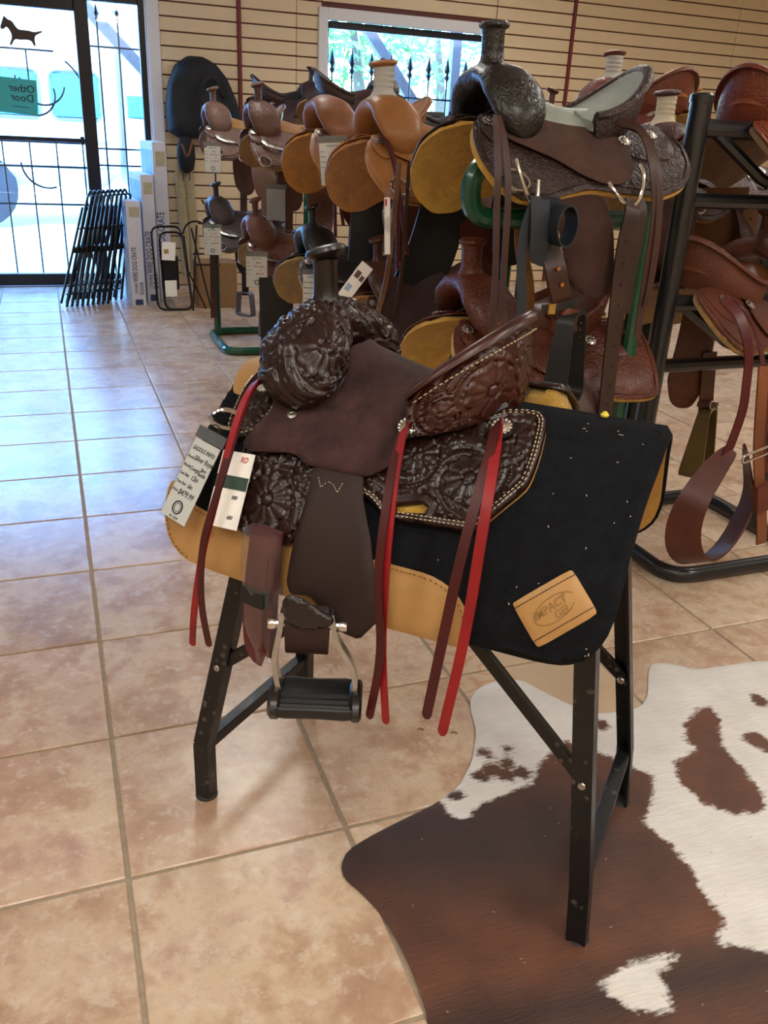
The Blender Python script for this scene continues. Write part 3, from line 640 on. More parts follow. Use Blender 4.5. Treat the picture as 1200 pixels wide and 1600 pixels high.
def concho_mb(n=14, r=.016):
    mb = MB().lathe([(.0, .0), (r*.86, .0), (r*.9, .002), (r*.62, .004), (r*.34, .0045), (r*.3, .006), (0, .0065)], (0, 0, 0), (0, 0, 1), 20)
    for k in range(n):
        a = 2*PI*k/n; mb.lathe([(.0, -.0005), (.0032, .0005), (.0026, .0035), (0, .0045)], (r*.9*math.cos(a), r*.9*math.sin(a), 0), (0, 0, 1), 6)
    return mb
def orient(n, up=(0, 0, 1)):
    n = Vector(n).normalized(); x = Vector(up).cross(n); x = x.normalized() if x.length > 1e-4 else n.orthogonal(); y = n.cross(x); return Matrix((x, y, n)).transposed().to_4x4()
def place(o, p, n): mt = orient(n); mt.translation = p; o.matrix_local = mt; return o
silver = metal('concho_silver', '#d8d4cc', .28); steel = metal('bright_steel', '#cfcdc8', .18)
# ---- main saddle
SD = empty('western_saddle', O+Vector((0, 0, ZR)), RZ, 'small dark brown tooled western saddle with red strings on the felt pad', 'saddle')
dk = leather('dark_tooled_leather', '#2e1815', '#1d0e0d', .30, 0, 60, .18, .05); dk2 = leather('cantle_mahogany', '#46211a', '#301512', .33, 0, 60, .2, .05); blk_l = leather('black_edge_leather', '#1c1413', '#120d0d', .32, 0, 60, .3)
roughout = suede('brown_roughout', '#4a3030', '#2d1c1d'); fdr = leather('fender_brown', '#311f1c', '#271715', .62, 0, 60, .0, .2); gold_fl = fleece('gold_fleece', '#f5bd2e', '#d0951c')
SW = swell_mb(150, 130, True).build('swell', dk, SD, 60)
horn_mb().build('horn', blk_l, SD); horncap_mb().build('horn_cap', blk_l, SD)
CREL = floral([(-.085, .052, .046, 11), (.085, .052, .046, 11), (0, .062, .040, 10), (-.165, .03, .024, 8), (.165, .03, .024, 8)], .0050)
cantle_mb(False, 170, CREL).build('cantle', dk2, SD, 60); cantle_mb(True).build('seat_dish', roughout, SD, 60)
cst = MB()
for k in range(60):
    th = -1.45+2.9*k/59; rim, base = cantle_pts(th); out = Vector((math.cos(th), math.sin(th), 0)); th2 = th+.028; rim2, _ = cantle_pts(th2); d_ = Vector((0, 0, -.014))
    cst.bar(rim+out*.0155+d_, rim2+Vector((math.cos(th2), math.sin(th2), 0))*.0155+d_, .0016, .0016)
cst.build('stitching', plain('cream_thread', '#b8a98c', .8), SD, 0)
# seat and side jockeys in one roughout piece
def seat_lift(X, S_):
    h = np.interp(X, [-.26, -.19, -.168, -.150, -.093, -.05, -.02, .05, .1], [.0, .022, .034, .024, .006, -.006, -.01, -.006, .01]); a = np.abs(S_)/.115; return h*np.clip(1-a*a*(3-2*a)*(a < 1), 0, 1)*(a < 1)
jk = [(-.160, 0), (-.172, .028), (-.20, .05), (-.232, .075), (-.268, .112), (-.258, .144), (-.279, .197), (-.281, .211), (-.266, .221), (-.193, .209), (-.175, .212), (-.158, .222), (-.129, .2225), (-.084, .222), (-.046, .221), (-.018, .196), (-.012, .15), (-.016, .118), (.03, .095), (.085, .06), (.10, 0)]
jkr = jk+[(x, -s) for x, s in jk[-2:0:-1]]
drape(jkr, .029, .007, .009, .005, lift=seat_lift, sm=1, cut=.005).build('seat_jockey', roughout, SD, 60)
for sg in (1, -1):
    rs = [(.0, .100), (.057, .086), (.104, .060), (.122, .049), (.150, .043), (.173, .043), (.186, .058), (.191, .080), (.196, .129), (.195, .169), (.190, .187), (.157, .235), (.140, .260), (.128, .2645), (.116, .265), (.056, .269), (.010, .272), (-.012, .271), (-.024, .260), (-.040, .251), (-.056, .248), (-.075, .23), (-.06, .17), (-.03, .12)]
    rs = [(x, sg*s) for x, s in rs]; slot = [(.006, .251), (.045, .239), (.056, .244), (.053, .253), (.010, .260)]; slot = [(x, sg*s) for x, s in slot]
    fl = [(.014, .166, .034, 11), (.104, .186, .041, 11), (.146, .110, .033, 10)]
    rel = floral([(a, sg*b, c, n) for a, b, c, n in fl], .0048, .014); nearside = sg == 1
    def rel2(X, S_, d, rel=rel, sg=sg):
        h = rel(X, S_, d); pl = np.array([(-.008, .238), (.035, .224), (.062, .230), (.072, .243), (.066, .262), (.012, .27), (-.006, .262)])*np.array([1, sg])
        m = in_poly(np.stack([X, S_], 1), pl); return np.where(m, .0022, h)
    lf = None if nearside else (lambda X, S_: .022*np.clip((X-.02)/.08, 0, 1))
    sk = drape(rs, .010, .008, .0032 if nearside else .012, .004, relief=rel2, holes=[slot], sm=1, lift=lf).build('rear_skirt', dk, SD, 60)
    if nearside:
        mb = stitches(inset(rs, .0055, 1), .0222); mb = stitches(inset(rs, .0105, 1), .0222, mb=mb); mb.build('stitching', plain('cream_thread', '#b8a98c', .8), sk, 0)
    drape([(x*.99+.001, s*.99) for x, s in rs], -.001, .0105 if nearside else .032, .014, .005, sm=1).build('fleece_lining', gold_fl, SD, 60)
    fs_ = [(-.262, .15), (-.29, .20), (-.284, .278), (-.283, .314), (-.272, .332), (-.252, .343), (-.224, .350), (-.183, .3505), (-.161, .3485), (-.149, .341), (-.139, .323), (-.12, .30), (-.09, .25), (-.07, .2), (-.08, .14)]; fs_ = [(x, sg*s) for x, s in fs_]
    rel = floral([(-.211, sg*.285, .044, 12), (-.239, sg*.222, .026, 9), (-.148, sg*.234, .028, 9)], .0052, .010)
    drape(fs_, .008, .008, .0032 if nearside else .012, .005, relief=rel, sm=1).build('front_skirt', dk, SD, 60)
    drape([(x*.99, s*.99) for x, s in fs_], -.001, .009, .014, .005, sm=1).build('fleece_lining', gold_fl, SD, 60)
    ft = [(-.306, .03), (-.322, .055), (-.332, .078), (-.335, .11), (-.331, .154), (-.328, .187), (-.310, .197), (-.289, .197), (-.270, .184), (-.257, .158), (-.255, .117), (-.26, .05)]; ft = [(x, sg*s) for x, s in ft]
    fo = drape(ft, .020, .008, .0035 if nearside else .012, .004, relief=floral([(-.30, sg*.12, .02, 9), (-.29, sg*.165, .018, 8)], .003, .008), sm=1).build('front_rigging', dk, SD, 60)
    if nearside: stitches(inset(ft, .0045, 1), .0305).build('stitching', plain('cream_thread', '#b8a98c', .8), fo, 0)
    # cantle base binder
    MB().tube([sp(x, sg*s, .022) for x, s in ((-.014, .112), (.03, .098), (.07, .082), (.100, .064), (.116, .046))], .010, 8).build('cantle_binder', blk_l, SD)
    fe = [(-.144, .215), (-.145, .232), (-.139, .26), (-.139, .30), (-.142, .35), (-.143, .40), (-.134, .416), (-.10, .41), (-.077, .425), (-.06, .427), (-.052, .452), (-.008, .457), (.026, .412), (.006, .365), (-.014, .31), (-.047, .25), (-.055, .228), (-.06, .21)]
    drape([(x, sg*s) for x, s in fe], .024, .006, .011, .003, sm=1, cut=.005).build('fender', fdr, SD, 60)
    if nearside:
        zz = [(-.128, .237), (-.118, .252), (-.110, .241), (-.100, .243), (-.088, .254), (-.084, .238)]; mb = MB()
        for a, b in zip(zz[:-1], zz[1:]): mb = stitches([np.array(a)+(np.array(b)-np.array(a))*k/8 for k in range(9)], .0310, L=.0025, gap=.0035, w=.001, mb=mb)
        mb.build('stitching', plain('cream_thread', '#b8a98c', .8), SD, 0)
    cms = concho_mb().mesh(40)
    for (x, s, off) in ((-.292, .099, .030), (-.011, .134, .040), (.128, .098, .030)):
        rset = MB().lathe([(.0, 0), (.021, 0), (.021, .003), (.0, .004)], (0, 0, 0), (0, 0, 1), 20).build('rosette', blk_l, SD); place(rset, sp(x, sg*s, off-.003), sn(x, sg*s))
        c = new_obj('concho', cms, SD, silver); place(c, sp(x, sg*s, off+.001), sn(x, sg*s))
    b_ = MB().lathe([(.0, 0), (.0085, 0), (.0085, .002), (.004, .003), (.003, .002), (0, .002)], (0, 0, 0), (0, 0, 1), 16).build('rivet', silver, SD); place(b_, sp(-.213, sg*.148, .037), sn(-.213, sg*.148))
red = leather('red_lace', '#a3181f', '#7e1217', .45, 0, 60, .1); redd = leather('oxblood_lace', '#4f1718', '#3c1011', .45, 0, 60, .1)
def lace(pts, mat, w=.0125, f=(-.1, -1, .25), par=SD, name='lace', th=.0026, z0=-ZR):
    P = smooth_path([Vector(p)+Vector((0, 0, z0)) for p in pts], 3); N = len(P); ws = [w]*N; ws[-1] = w*.15; ws[-2] = w*.7
    return MB().ribbon(P, ws, th, f).build(name, mat, par)
lace([(-.287, -.125, .888), (-.283, -.155, .892), (-.274, -.21, .868), (-.258, -.283, .796), (-.262, -.315, .719), (-.276, -.325, .660), (-.300, -.325, .54), (-.309, -.322, .466)], red)
lace([(-.285, -.123, .885), (-.280, -.158, .888), (-.268, -.213, .864), (-.254, -.288, .79), (-.263, -.321, .715), (-.275, -.330, .660), (-.284, -.328, .56), (-.272, -.325, .477)], redd)
lace([(-.008, -.152, .864), (-.001, -.185, .866), (.012, -.235, .83), (.030, -.295, .745), (.036, -.312, .66), (.036, -.312, .56), (.050, -.312, .426)], red)
lace([(-.009, -.150, .862), (-.004, -.187, .862), (.006, -.238, .826), (.022, -.300, .745), (.026, -.318, .66), (.040, -.318, .56), (.023, -.318, .431)], redd, .0135)
lace([(.130, -.132, .889), (.136, -.165, .890), (.145, -.222, .852), (.141, -.29, .74), (.132, -.308, .62), (.113, -.306, .455)], redd, .016)
lace([(.131, -.132, .887), (.140, -.167, .886), (.156, -.226, .852), (.166, -.285, .77), (.163, -.303, .62), (.139, -.302, .43)], red, .016)
lace([(.134, .095, .872), (.146, .10, .888), (.158, .105, .880), (.165, .115, .862)], red, .016, (.3, .5, 1))
# d ring and latigo in its plastic sleeve
dr = smooth_path([sp(-.30, .165, .036), sp(-.335, .160, .038), sp(-.352, .172, .042), sp(-.350, .188, .046), sp(-.33, .197, .046), sp(-.30, .195, .040)], 2)
MB().tube(dr, .0042, 8).build('rigging_ring', steel, SD)
wine = leather('wine_latigo', '#5e1a20', '#471318', .4, 0, 60, .2)
lat = MB()
def L3(x, y, z): return Vector((x, y, z-ZR))
lat.ribbon(smooth_path([L3(-.185, -.288, .70), L3(-.192, -.300, .62), L3(-.196, -.306, .52), L3(-.190, -.305, .478), L3(-.178, -.300, .474)], 2), .040, .012, (-.15, -1, 0))
lat.ribbon(smooth_path([L3(-.172, -.288, .70), L3(-.176, -.296, .60), L3(-.180, -.298, .50), L3(-.180, -.297, .478)], 2), .036, .016, (-.15, -1, 0)); lat.build('latigo', wine, SD)
MB().ribbon([L3(-.188, -.304, .60), L3(-.189, -.306, .575)], .046, .03, (-.15, -1, 0)).build('band', plain('black_rubber', '#131214', .7), SD)
def plastic_mat():
    t = NT('clear_sleeve'); co = t.coord(); n = t.noise(24, 3, .6, co, .4)
    tr = t.n('ShaderNodeBsdfTransparent'); tr.inputs[0].default_value = (.95, .94, .95, 1); gl = t.n('ShaderNodeBsdfGlossy'); gl.inputs['Roughness'].default_value = .14; df = t.n('ShaderNodeBsdfDiffuse'); df.inputs[0].default_value = (.75, .74, .75, 1)
    bp = t.n('ShaderNodeBump'); bp.inputs['Strength'].default_value = .7; bp.inputs['Distance'].default_value = .006; t.l(n.outputs[0], bp.inputs['Height']); t.l(bp.outputs[0], gl.inputs['Normal'])
    m1 = t.n('ShaderNodeMixShader'); m1.inputs[0].default_value = .04; t.l(tr.outputs[0], m1.inputs[1]); t.l(df.outputs[0], m1.inputs[2])
    fr = t.n('ShaderNodeLayerWeight'); fr.inputs[0].default_value = .35; t.l(bp.outputs[0], fr.inputs['Normal'])
    m2 = t.n('ShaderNodeMixShader'); t.l(t.math('ADD', t.math('MULTIPLY', t.math('POWER', fr.outputs['Facing'], 2.5), .45), .05), m2.inputs[0]); t.l(m1.outputs[0], m2.inputs[1]); t.l(gl.outputs[0], m2.inputs[2]); t.l(m2.outputs[0], t.o.inputs[0]); return t.m
clear = plastic_mat(); MATS['clear_sleeve'] = clear
rg = []
for k in range(13):
    z = .70-.238*k/12; c = L3(-.184, -.298, z); a, b = (.034, .022) if k < 8 else (.034-.003*(k-8), .022-.003*(k-8)); rg.append([c+Vector((a*math.cos(q)*(1+.06*math.sin(3*q+k)), b*math.sin(q), .002*math.sin(4*q+k))) for q in np.linspace(0, 2*PI, 18, endpoint=False)])
MB().loft(rg).build('plastic_sleeve', clear, SD)
MB().ribbon(smooth_path([L3(-.168, -.30, .47), L3(-.160, -.305, .445), L3(-.165, -.305, .42)], 2), [.02]*16+[.006], .001, (0, -1, 0)).build('sleeve_tail', clear, SD) if False else None
CR, SR = math.cos(.42), math.sin(.42)
def LS(x, y, z): dx, dy = x+.085, y+.325; return Vector((-.085+dx*CR-dy*SR, -.325+dx*SR+dy*CR, z-ZR))
# stirrup: leather keeper roll, metal bow, ribbed tread
kp = MB(); rgs = []
for k in range(17):
    a = 2*PI*k/17; rgs.append([LS(x, -.325+.024*math.cos(a), .566+.042*math.sin(a)) for x in (-.118, -.052)])
MB().loft([[r[0] for r in rgs], [Vector((r[0].x-.0, r[0].y, r[0].z))*1 for r in rgs], [r[1] for r in rgs]]).build('stirrup_roll', fdr, SD)
tb = [(-.122, .628), (-.112, .640), (-.09, .634), (-.066, .615), (-.046, .606), (-.042, .596), (-.052, .586), (-.08, .580), (-.106, .586), (-.120, .602)]
def vert_map(y0):
    def f(u, v, off):
        u = np.asarray(u, float); y = 0*u+y0-off; dx, dy = u+.085, y+.325; return np.stack([-.085+dx*CR-dy*SR, -.325+dx*SR+dy*CR, np.asarray(v, float)-ZR], -1)
    return f
drape(tb, 0, .006, .005, .004, mapf=vert_map(-.348), relief=floral([(-.092, .606, .02, 9)], .002), sm=2).build('stirrup_keeper', leather('keeper_black', '#1d1513', '#120d0c', .35, 0, 60, .3), SD)
alum = metal('stirrup_aluminium', '#b4b7bb', .25)
for x0, x1, sgn in ((-.120, -.125, -1), (-.050, -.012, 1)):
    P = smooth_path([LS(x0+.002*sgn, -.325, .600), LS(x0+.006*sgn, -.325, .575), LS(x0+.010*sgn, -.326, .550), LS((x0+x1)/2+.014*sgn, -.330, .515), LS(x1+.006*sgn, -.335, .480), LS(x1, -.338, .455)], 2)
    MB().ribbon(P, .024, .008, (CR, SR, 0)).build('stirrup_side', alum, SD)
MB().tube([LS(-.140, -.325, .574), LS(-.030, -.325, .574)], .0065, 10).build('stirrup_bolt', alum, SD)
for x in (-.140, -.030): MB().lathe([(0, -.006), (.0085, -.006), (.0095, 0), (.0085, .006), (0, .006)], LS(x, -.325, .574), (CR, SR, 0), 12).build('bolt_cap', steel, SD)
rub = plain('tread_rubber', '#141415', .5, 0, .1); td = MB(); prof = []
for k in range(40):
    a = 2*PI*k/40; y, z = .044*math.cos(a), .017*math.sin(a)+.004
    if math.sin(a) > .1: z = .019+(.0022 if (k % 2) else 0)-.006*abs(math.cos(a))
    prof.append((y, z))
td.loft([[LS(x, -.338+y*e, .440+z*e+.06*(x+.07)**2*8*.1) for y, z in prof] for x, e in ((-.136, .80), (-.130, 1.0), (-.115, 1.05), (-.07, 1.0), (-.025, 1.05), (-.010, 1.0), (-.003, .8))]); td.build('stirrup_tread', rub, SD, 25)
for x in (-.133, -.006): MB().loft([[LS(x+dx, -.338+  .046*math.cos(a)*e, .446+.026*math.sin(a)*e) for a in np.linspace(0, 2*PI, 16, endpoint=False)] for dx, e in ((-.010, .8), (-.004, 1.0), (.006, 1.0), (.010, .85))]).build('tread_wrap', leather('keeper_black', '#1d1513'), SD)
# ---- hang tags
ink_b = plain('black_ink', '#15151c', .6); ink_g = plain('grey_print', '#4a4a50', .6); ink_r = plain('red_ink', '#b5182a', .6)
def price_tag(label, mtx, w, h, rows, par=None, dot=None, hook=True, ringlogo=True, cover=True, group=None, card='tag_card'):
    """plastic pocket with printed card; mtx maps x right, y up, z out with the origin at the top centre"""
    t = empty('price_tag', (0, 0, 0), 0, label, 'price tag', group); t.matrix_world = mtx
    MB().box((0, -h*.56, 0), (w*.90, h*.84, .0012)).build('card', paper(card), t, 0)
    if cover:
        MB().box((0, -h/2, .0016), (w, h, .0006)).build('pocket', glass('tag_pocket', (.93, .95, .96, 1), .08, .6), t, 0)
        MB().box((0, -h*.07, .0004), (w, h*.12, .0012)).build('pocket_top', plain('smoky_vinyl', '#6b7076', .2, 0, .1), t, 0)
    for (s, x, y, size, m) in rows:
        text_mesh(s, size*h, m, t, Matrix.Translation((x*w, -y*h, .0009)), align='LEFT' if x < -.05 else 'CENTER', depth=.0002, shear=.25 if m is not ink_g else 0, xs=.82)
    if ringlogo:
        for r, q in ((.105*h*.62, .0012), (.07*h*.62, .0005)): MB().tube(arc((0, -h*.85, .0009), r, 0, 2*PI, 20, (1, 0, 0), (0, 1, 0))[:-1], q*h/.15, 5, True).build('seal', ink_b, t)
    if dot: MB().lathe([(0, 0), (.045*h, 0), (.045*h, .0006), (0, .0006)], (dot[1]*w, -dot[2]*h, .0008), (0, 0, 1), 14).build('dot_sticker', plain(dot[3], dot[0], .5), t)
    if hook: MB().tube(arc((0, -.002, 0), .012, -.4, PI+.4, 10, (1, 0, 0), (0, 1, 0)), .0012, 5).build('tie', ink_b, t)
    return t
RS = Matrix.Translation(O+Vector((0, 0, ZR))) @ Matrix.Rotation(RZ, 4, 'Z')
def tag_mtx(tl, tr_, bl):
    tl, tr_, bl = Vector(tl), Vector(tr_), Vector(bl); x = (tr_-tl).normalized(); y = (tl-bl); y = (y-x*y.dot(x)).normalized(); z = x.cross(y)
    m = Matrix((x, y, z)).transposed().to_4x4(); m.translation = (tl+tr_)/2; return m, (tr_-tl).length, (tl-bl).length
m_, w_, h_ = tag_mtx(sp(-.353, .203, .058), sp(-.288, .219, .066), sp(-.346, .345, .05))
price_tag('clear pocket tag with handwritten price hanging from the dark saddle', RS @ m_, w_, h_, [
    ('SADDLE INFO:', 0, .235, .062, ink_b), ('Brand:', -.43, .335, .045, ink_g), ('Silver Royal', -.20, .325, .075, ink_b), ('Model:', -.43, .43, .045, ink_g), ('Cowgirl', -.20, .435, .06, ink_b), ('Barn', .26, .405, .05, ink_b), ('saddle', .26, .455, .055, ink_b),
    ('Seat Size:', -.43, .52, .045, ink_g), ('12in', .10, .52, .075, ink_b), ('Tree Size:', -.43, .61, .045, ink_g), ('6in', .08, .61, .07, ink_b), ('Price:', -.43, .70, .045, ink_g), ('$479.99', .06, .70, .085, ink_b), ('ALL TACK', .0, .955, .035, ink_b)])
m_, w_, h_ = tag_mtx(sp(-.300, .205, .044), sp(-.250, .215, .046), sp(-.285, .350, .036))
t2 = price_tag('white printed maker card with green band behind the pocket tag', RS @ m_ @ Matrix.Rotation(.22, 4, 'Z'), .072, .150, [('880', .18, .64, .06, ink_b), ('680', .18, .86, .06, ink_b), ('RD', .2, .22, .09, ink_r)], ringlogo=False, cover=False)
MB().box((0, -.072, .0009), (.064, .022, .0004)).build('green_band', plain('dark_green_print', '#2f4a3f', .5), t2, 0)
# ------------------------------------------------------------------ the other western saddles: one set of shapes, each saddle with its own leathers
SH = {}; CX = .03; CE = 1.7; CW = .150; CL = .035
def shape(key, f):
    if key not in SH: SH[key] = f()
    return SH[key]
SK = {'round': [(-.27, .04), (-.315, .08), (-.335, .15), (-.330, .21), (-.30, .27), (-.25, .305), (-.18, .31), (-.12, .29), (-.05, .275), (.05, .285), (.15, .29), (.22, .265), (.26, .21), (.268, .14), (.25, .08), (.20, .045), (.0, .05), (-.15, .05)],
      'square': [(-.27, .04), (-.315, .08), (-.335, .15), (-.330, .22), (-.300, .30), (-.24, .34), (-.17, .335), (-.12, .30), (-.05, .285), (.05, .30), (.16, .315), (.235, .315), (.262, .30), (.27, .2), (.268, .10), (.25, .06), (.20, .045), (.0, .05), (-.15, .05)],
      'barrel': [(-.25, .04), (-.29, .08), (-.305, .15), (-.300, .22), (-.265, .28), (-.21, .30), (-.15, .285), (-.10, .25), (-.04, .24), (.06, .25), (.14, .25), (.19, .22), (.215, .16), (.21, .09), (.19, .05), (.0, .05), (-.15, .05)]}
JK = [(-.150, 0), (-.172, .028), (-.20, .05), (-.232, .075), (-.268, .112), (-.25, .155), (-.20, .18), (-.14, .21), (-.08, .25), (-.02, .272), (.03, .27), (.068, .24), (.078, .19), (.065, .14), (.05, .11), (.06, .085), (.085, .06), (.10, 0)]
RJ = [(.055, .10), (.09, .075), (.14, .055), (.19, .055), (.222, .08), (.228, .12), (.22, .165), (.19, .19), (.12, .195), (.075, .18), (.06, .14)]
FD = [(-.075, .21), (-.078, .30), (-.070, .40), (-.055, .48), (-.02, .525), (.03, .54), (.065, .52), (.08, .47), (.07, .38), (.05, .29), (.045, .22)]
SKF = dict(SK, round=[(-.27, .04), (-.33, .08), (-.365, .15), (-.365, .25), (-.33, .33), (-.27, .375), (-.20, .37), (-.14, .33), (-.05, .30)]+SK['round'][9:], square=[(-.27, .04), (-.33, .08), (-.365, .15), (-.365, .25), (-.33, .33), (-.27, .375), (-.20, .37), (-.14, .33), (-.05, .30)]+SK['square'][9:])
def sko(k, sg): return mir(SK[k] if sg == 1 else SKF[k], sg)
def mir(P, sg): return [(x, sg*s) for x, s in P]
def lift_g(X, S_):
    h = np.interp(X, [-.26, -.19, -.168, -.150, -.093, -.05, -.02, .05, .1], [.0, .018, .028, .02, .006, -.004, -.006, -.004, .01]); a = np.clip(np.abs(S_)/.115, 0, 1); return h*(1-a*a*(3-2*a))
def stirrup_mesh(kind='bell'):
    w0, w1, h, dpt = (.050, .066, .15, .05) if kind == 'bell' else (.045, .070, .15, .028)
    path = fillet_path([(0-w0, 0, 0), (w0, 0, 0), (w1, 0, -h), (-w1, 0, -h)], .022, 5, True); return MB().ribbon(path, dpt, .011, (0, 1, 0), True) if False else MB().loft([[p+Vector((0, y*dpt/2, 0))+((p-Vector((0, 0, -h/2))).normalized()*t) for (y, t) in ((-1, 0), (1, 0), (1, .010), (-1, .010))] for p in path], True, False, True)
def saddle(label, loc, rz, k, body, seat, jock, fl, skirt='round', horn='plain', wrap=None, fender=True, fmat=None, stirr='bell', stm=None, strings=None, silver_trim=False, conc=True, group=None, swellm=None, far_f=None, nearf=True, rj=True, cant=None, jkon=True):
    R = Matrix.Rotation(rz, 4, 'Z'); sw = R @ Vector((-.23*k, 0, 0)); t = empty('western_saddle', Vector(loc)-sw, rz, label, 'saddle', group, sc=k)
    fmat = fmat or body; swellm = swellm or body; cant = cant or body
    W_ = .78 if horn == 'barrel' else 1.0
    new_obj('swell', shape('swell%g' % W_, lambda: swell_mb(36, 24, False, W_*1.04, 1.12 if W_ < 1 else 1.0, -.222, True).mesh(60)), t, swellm)
    if horn == 'post':
        hn = new_obj('horn', shape('hornp', lambda: horn_mb(.031, .082, -.236, .122).mesh(40)), t, wrap or swellm)
        new_obj('horn_cap', shape('hcapp', lambda: horncap_mb(-.240, .212, .046, .022, -.12).mesh(40)), t, swellm)
        if wrap:
            for zz in (.150, .166, .182, .196): MB().lathe([(.0315, -.007), (.0335, -.003), (.0335, .003), (.0315, .007)], (-.236, 0, zz), (0, 0, 1), 18, False).build('wrap_turn', wrap, hn)
    elif horn == 'tall':
        new_obj('horn', shape('hornt', lambda: horn_mb(.028, .082, -.240, .118).mesh(40)), t, swellm); new_obj('horn_cap', shape('hcapt', lambda: horncap_mb(-.242, .204, .038, .024, -.05).mesh(40)), t, swellm)
    elif horn != 'none':
        new_obj('horn', shape('horn', lambda: horn_mb(.017, .075).mesh(40)), t, swellm); new_obj('horn_cap', shape('hcap', lambda: horncap_mb().mesh(40)), t, swellm)
    new_obj('cantle', shape('cantle', lambda: cantle_mb(False, 34).mesh(60)), t, cant); new_obj('seat_dish', shape('dish', lambda: cantle_mb(True, 30).mesh(60)), t, seat)
    new_obj('seat', shape('seat', lambda: drape([(-.15, 0), (-.172, .03), (-.19, .055), (-.15, .085), (-.08, .10), (0, .108), (.05, .10), (.09, .06), (.1, 0)]+[(.09, -.06), (.05, -.10), (0, -.108), (-.08, -.10), (-.15, -.085), (-.19, -.055), (-.172, -.03)], .033, .008, .02, .008, lift=lift_g, sm=1).mesh(60)), t, seat)
    if jkon: new_obj('seat_jockey', shape('jock', lambda: drape(JK+[(x, -s) for x, s in JK[-2:0:-1]], .028, .007, .018, .005, lift=lift_g, sm=2).mesh(60)), t, jock)
    for sg in (1, -1):
        new_obj('skirt', shape('sk%s%d' % (skirt, sg), lambda: drape(sko(skirt, sg), .012, .008, .02, .006, sm=2).mesh(60)), t, body)
        new_obj('skirt_border', shape('sb%s%d' % (skirt, sg), lambda: (lambda P: MB().tube([sp(p[0], p[1], .020) for p in P[::4]], .0028, 5, True).mesh(60))(inset(sko(skirt, sg), .014))), t, body)
        new_obj('fleece_lining', shape('fl%s%d' % (skirt, sg), lambda: drape([(x*1.005, s*1.012) for x, s in sko(skirt, sg)], -.006, .019, .02, .010, sm=2).mesh(60)), t, fl)
        if rj: new_obj('rear_jockey', shape('rj%d' % sg, lambda: drape(mir(RJ, sg), .020, .007, .02, .005, sm=2).mesh(60)), t, body)
        new_obj('front_rigging', shape('fr%d' % sg, lambda: drape(mir([(-.29, .05), (-.31, .09), (-.305, .14), (-.28, .17), (-.25, .16), (-.235, .12), (-.24, .06)], sg), .022, .008, .015, .005, sm=2).mesh(60)), t, body)
        if fender and (sg == 1 or far_f or True):
            m = fmat if sg == 1 or not far_f else far_f
            if sg == 1 and not nearf: continue
            new_obj('fender', shape('fd%d' % sg, lambda: drape(mir(FD, sg), .026, .006, .025, .004, sm=2).mesh(60)), t, m)
            if stirr:
                new_obj('stirrup_strap', shape('ss%d' % sg, lambda: MB().ribbon([sp(.0, sg*.5, .028), sp(.0, sg*.6, .03), sp(.0, sg*.66, .03)], .045, .010, sn(0, sg*.6)).mesh(40)), t, fmat)
                so = new_obj('stirrup', shape('st'+stirr, lambda: stirrup_mesh(stirr).mesh(40)), t, stm or body); so.location = sp(.0, sg*.645, .034); so.rotation_euler = (0, 0, .9*sg)
        if conc:
            for (x, s, off) in ((-.285, .10, .033), (.068, .150, .036), (.165, .115, .03)):
                c = new_obj('concho', shape('concho', lambda: concho_mb(10).mesh(40)), t, silver); place(c, sp(x, sg*s, off), sn(x, sg*s))
        if strings and sg == (1 if math.cos(rz) > 0 else -1):
            for (x, s, off, L, dx) in ((-.285, .10, .042, .36, .02), (-.282, .10, .044, .40, -.005), (.165, .115, .04, .40, .0), (.172, .115, .042, .36, .03)):
                p = [sp(x, sg*s, off), sp(x+.008, sg*(s+.06), off+.025), sp(x+.01, sg*(s+.16), off+.02), sp(x+dx, sg*(s+.30), .05), sp(x+dx*1.4, sg*(s+L), .055)]
                MB().ribbon(smooth_path(p, 2), .013, .0026, sn(x, sg*(s+.1))).build('lace', strings, t)
        rgm = shape('ring%d' % sg, lambda: MB().tube(smooth_path([sp(-.26, sg*.24, .026), sp(-.285, sg*.25, .032), sp(-.288, sg*.285, .034), sp(-.255, sg*.30, .034), sp(-.225, sg*.28, .032), sp(-.235, sg*.25, .026)], 2, True), .004, 6, True).mesh(60)); new_obj('rigging_ring', rgm, t, steel)
        if silver_trim:
            new_obj('silver_plate', shape('spl%d' % sg, lambda: drape(mir([(-.262, .155), (-.25, .155), (-.215, .185), (-.15, .205), (-.15, .213), (-.21, .205), (-.25, .185)], sg), .0345, .004, .012, .003, sm=1).mesh(60)), t, silver)
            c = new_obj('swell_concho', shape('concho', None), t, silver); place(c, Vector((-.205, -.135*sg*W_, .052)), Vector((.25, -sg*.8, .5))); c.scale = (1.5, 1.5, 1.5)
    return t
gf = lambda n, a, b: fleece(n, a, b)
GREY_TAPE = plain('grey_cloth_tape', '#b9b9b4', .8, 0, .06); CREAM_TAPE = plain('cream_rubber_wrap', '#cfc6ac', .8, 0, .06)
BROWN_LACE = leather('brown_lace', '#4a2f27', '#36211c', .5); TAN_LACE = leather('tan_lace', '#8d5d3b', '#6b4229', .55); WINE_LACE = leather('wine_lace', '#551f1e', '#421616', .5)
GL = 'western saddles on the green racks'
def T_(n, c, c2=None, tl=.55, sc_=60, r=.42): return leather(n, c, c2, r, tl, sc_, .15)
d8 = T_('espresso_tooled', '#3e2a26', '#2a1b19', .7, 75, .38)
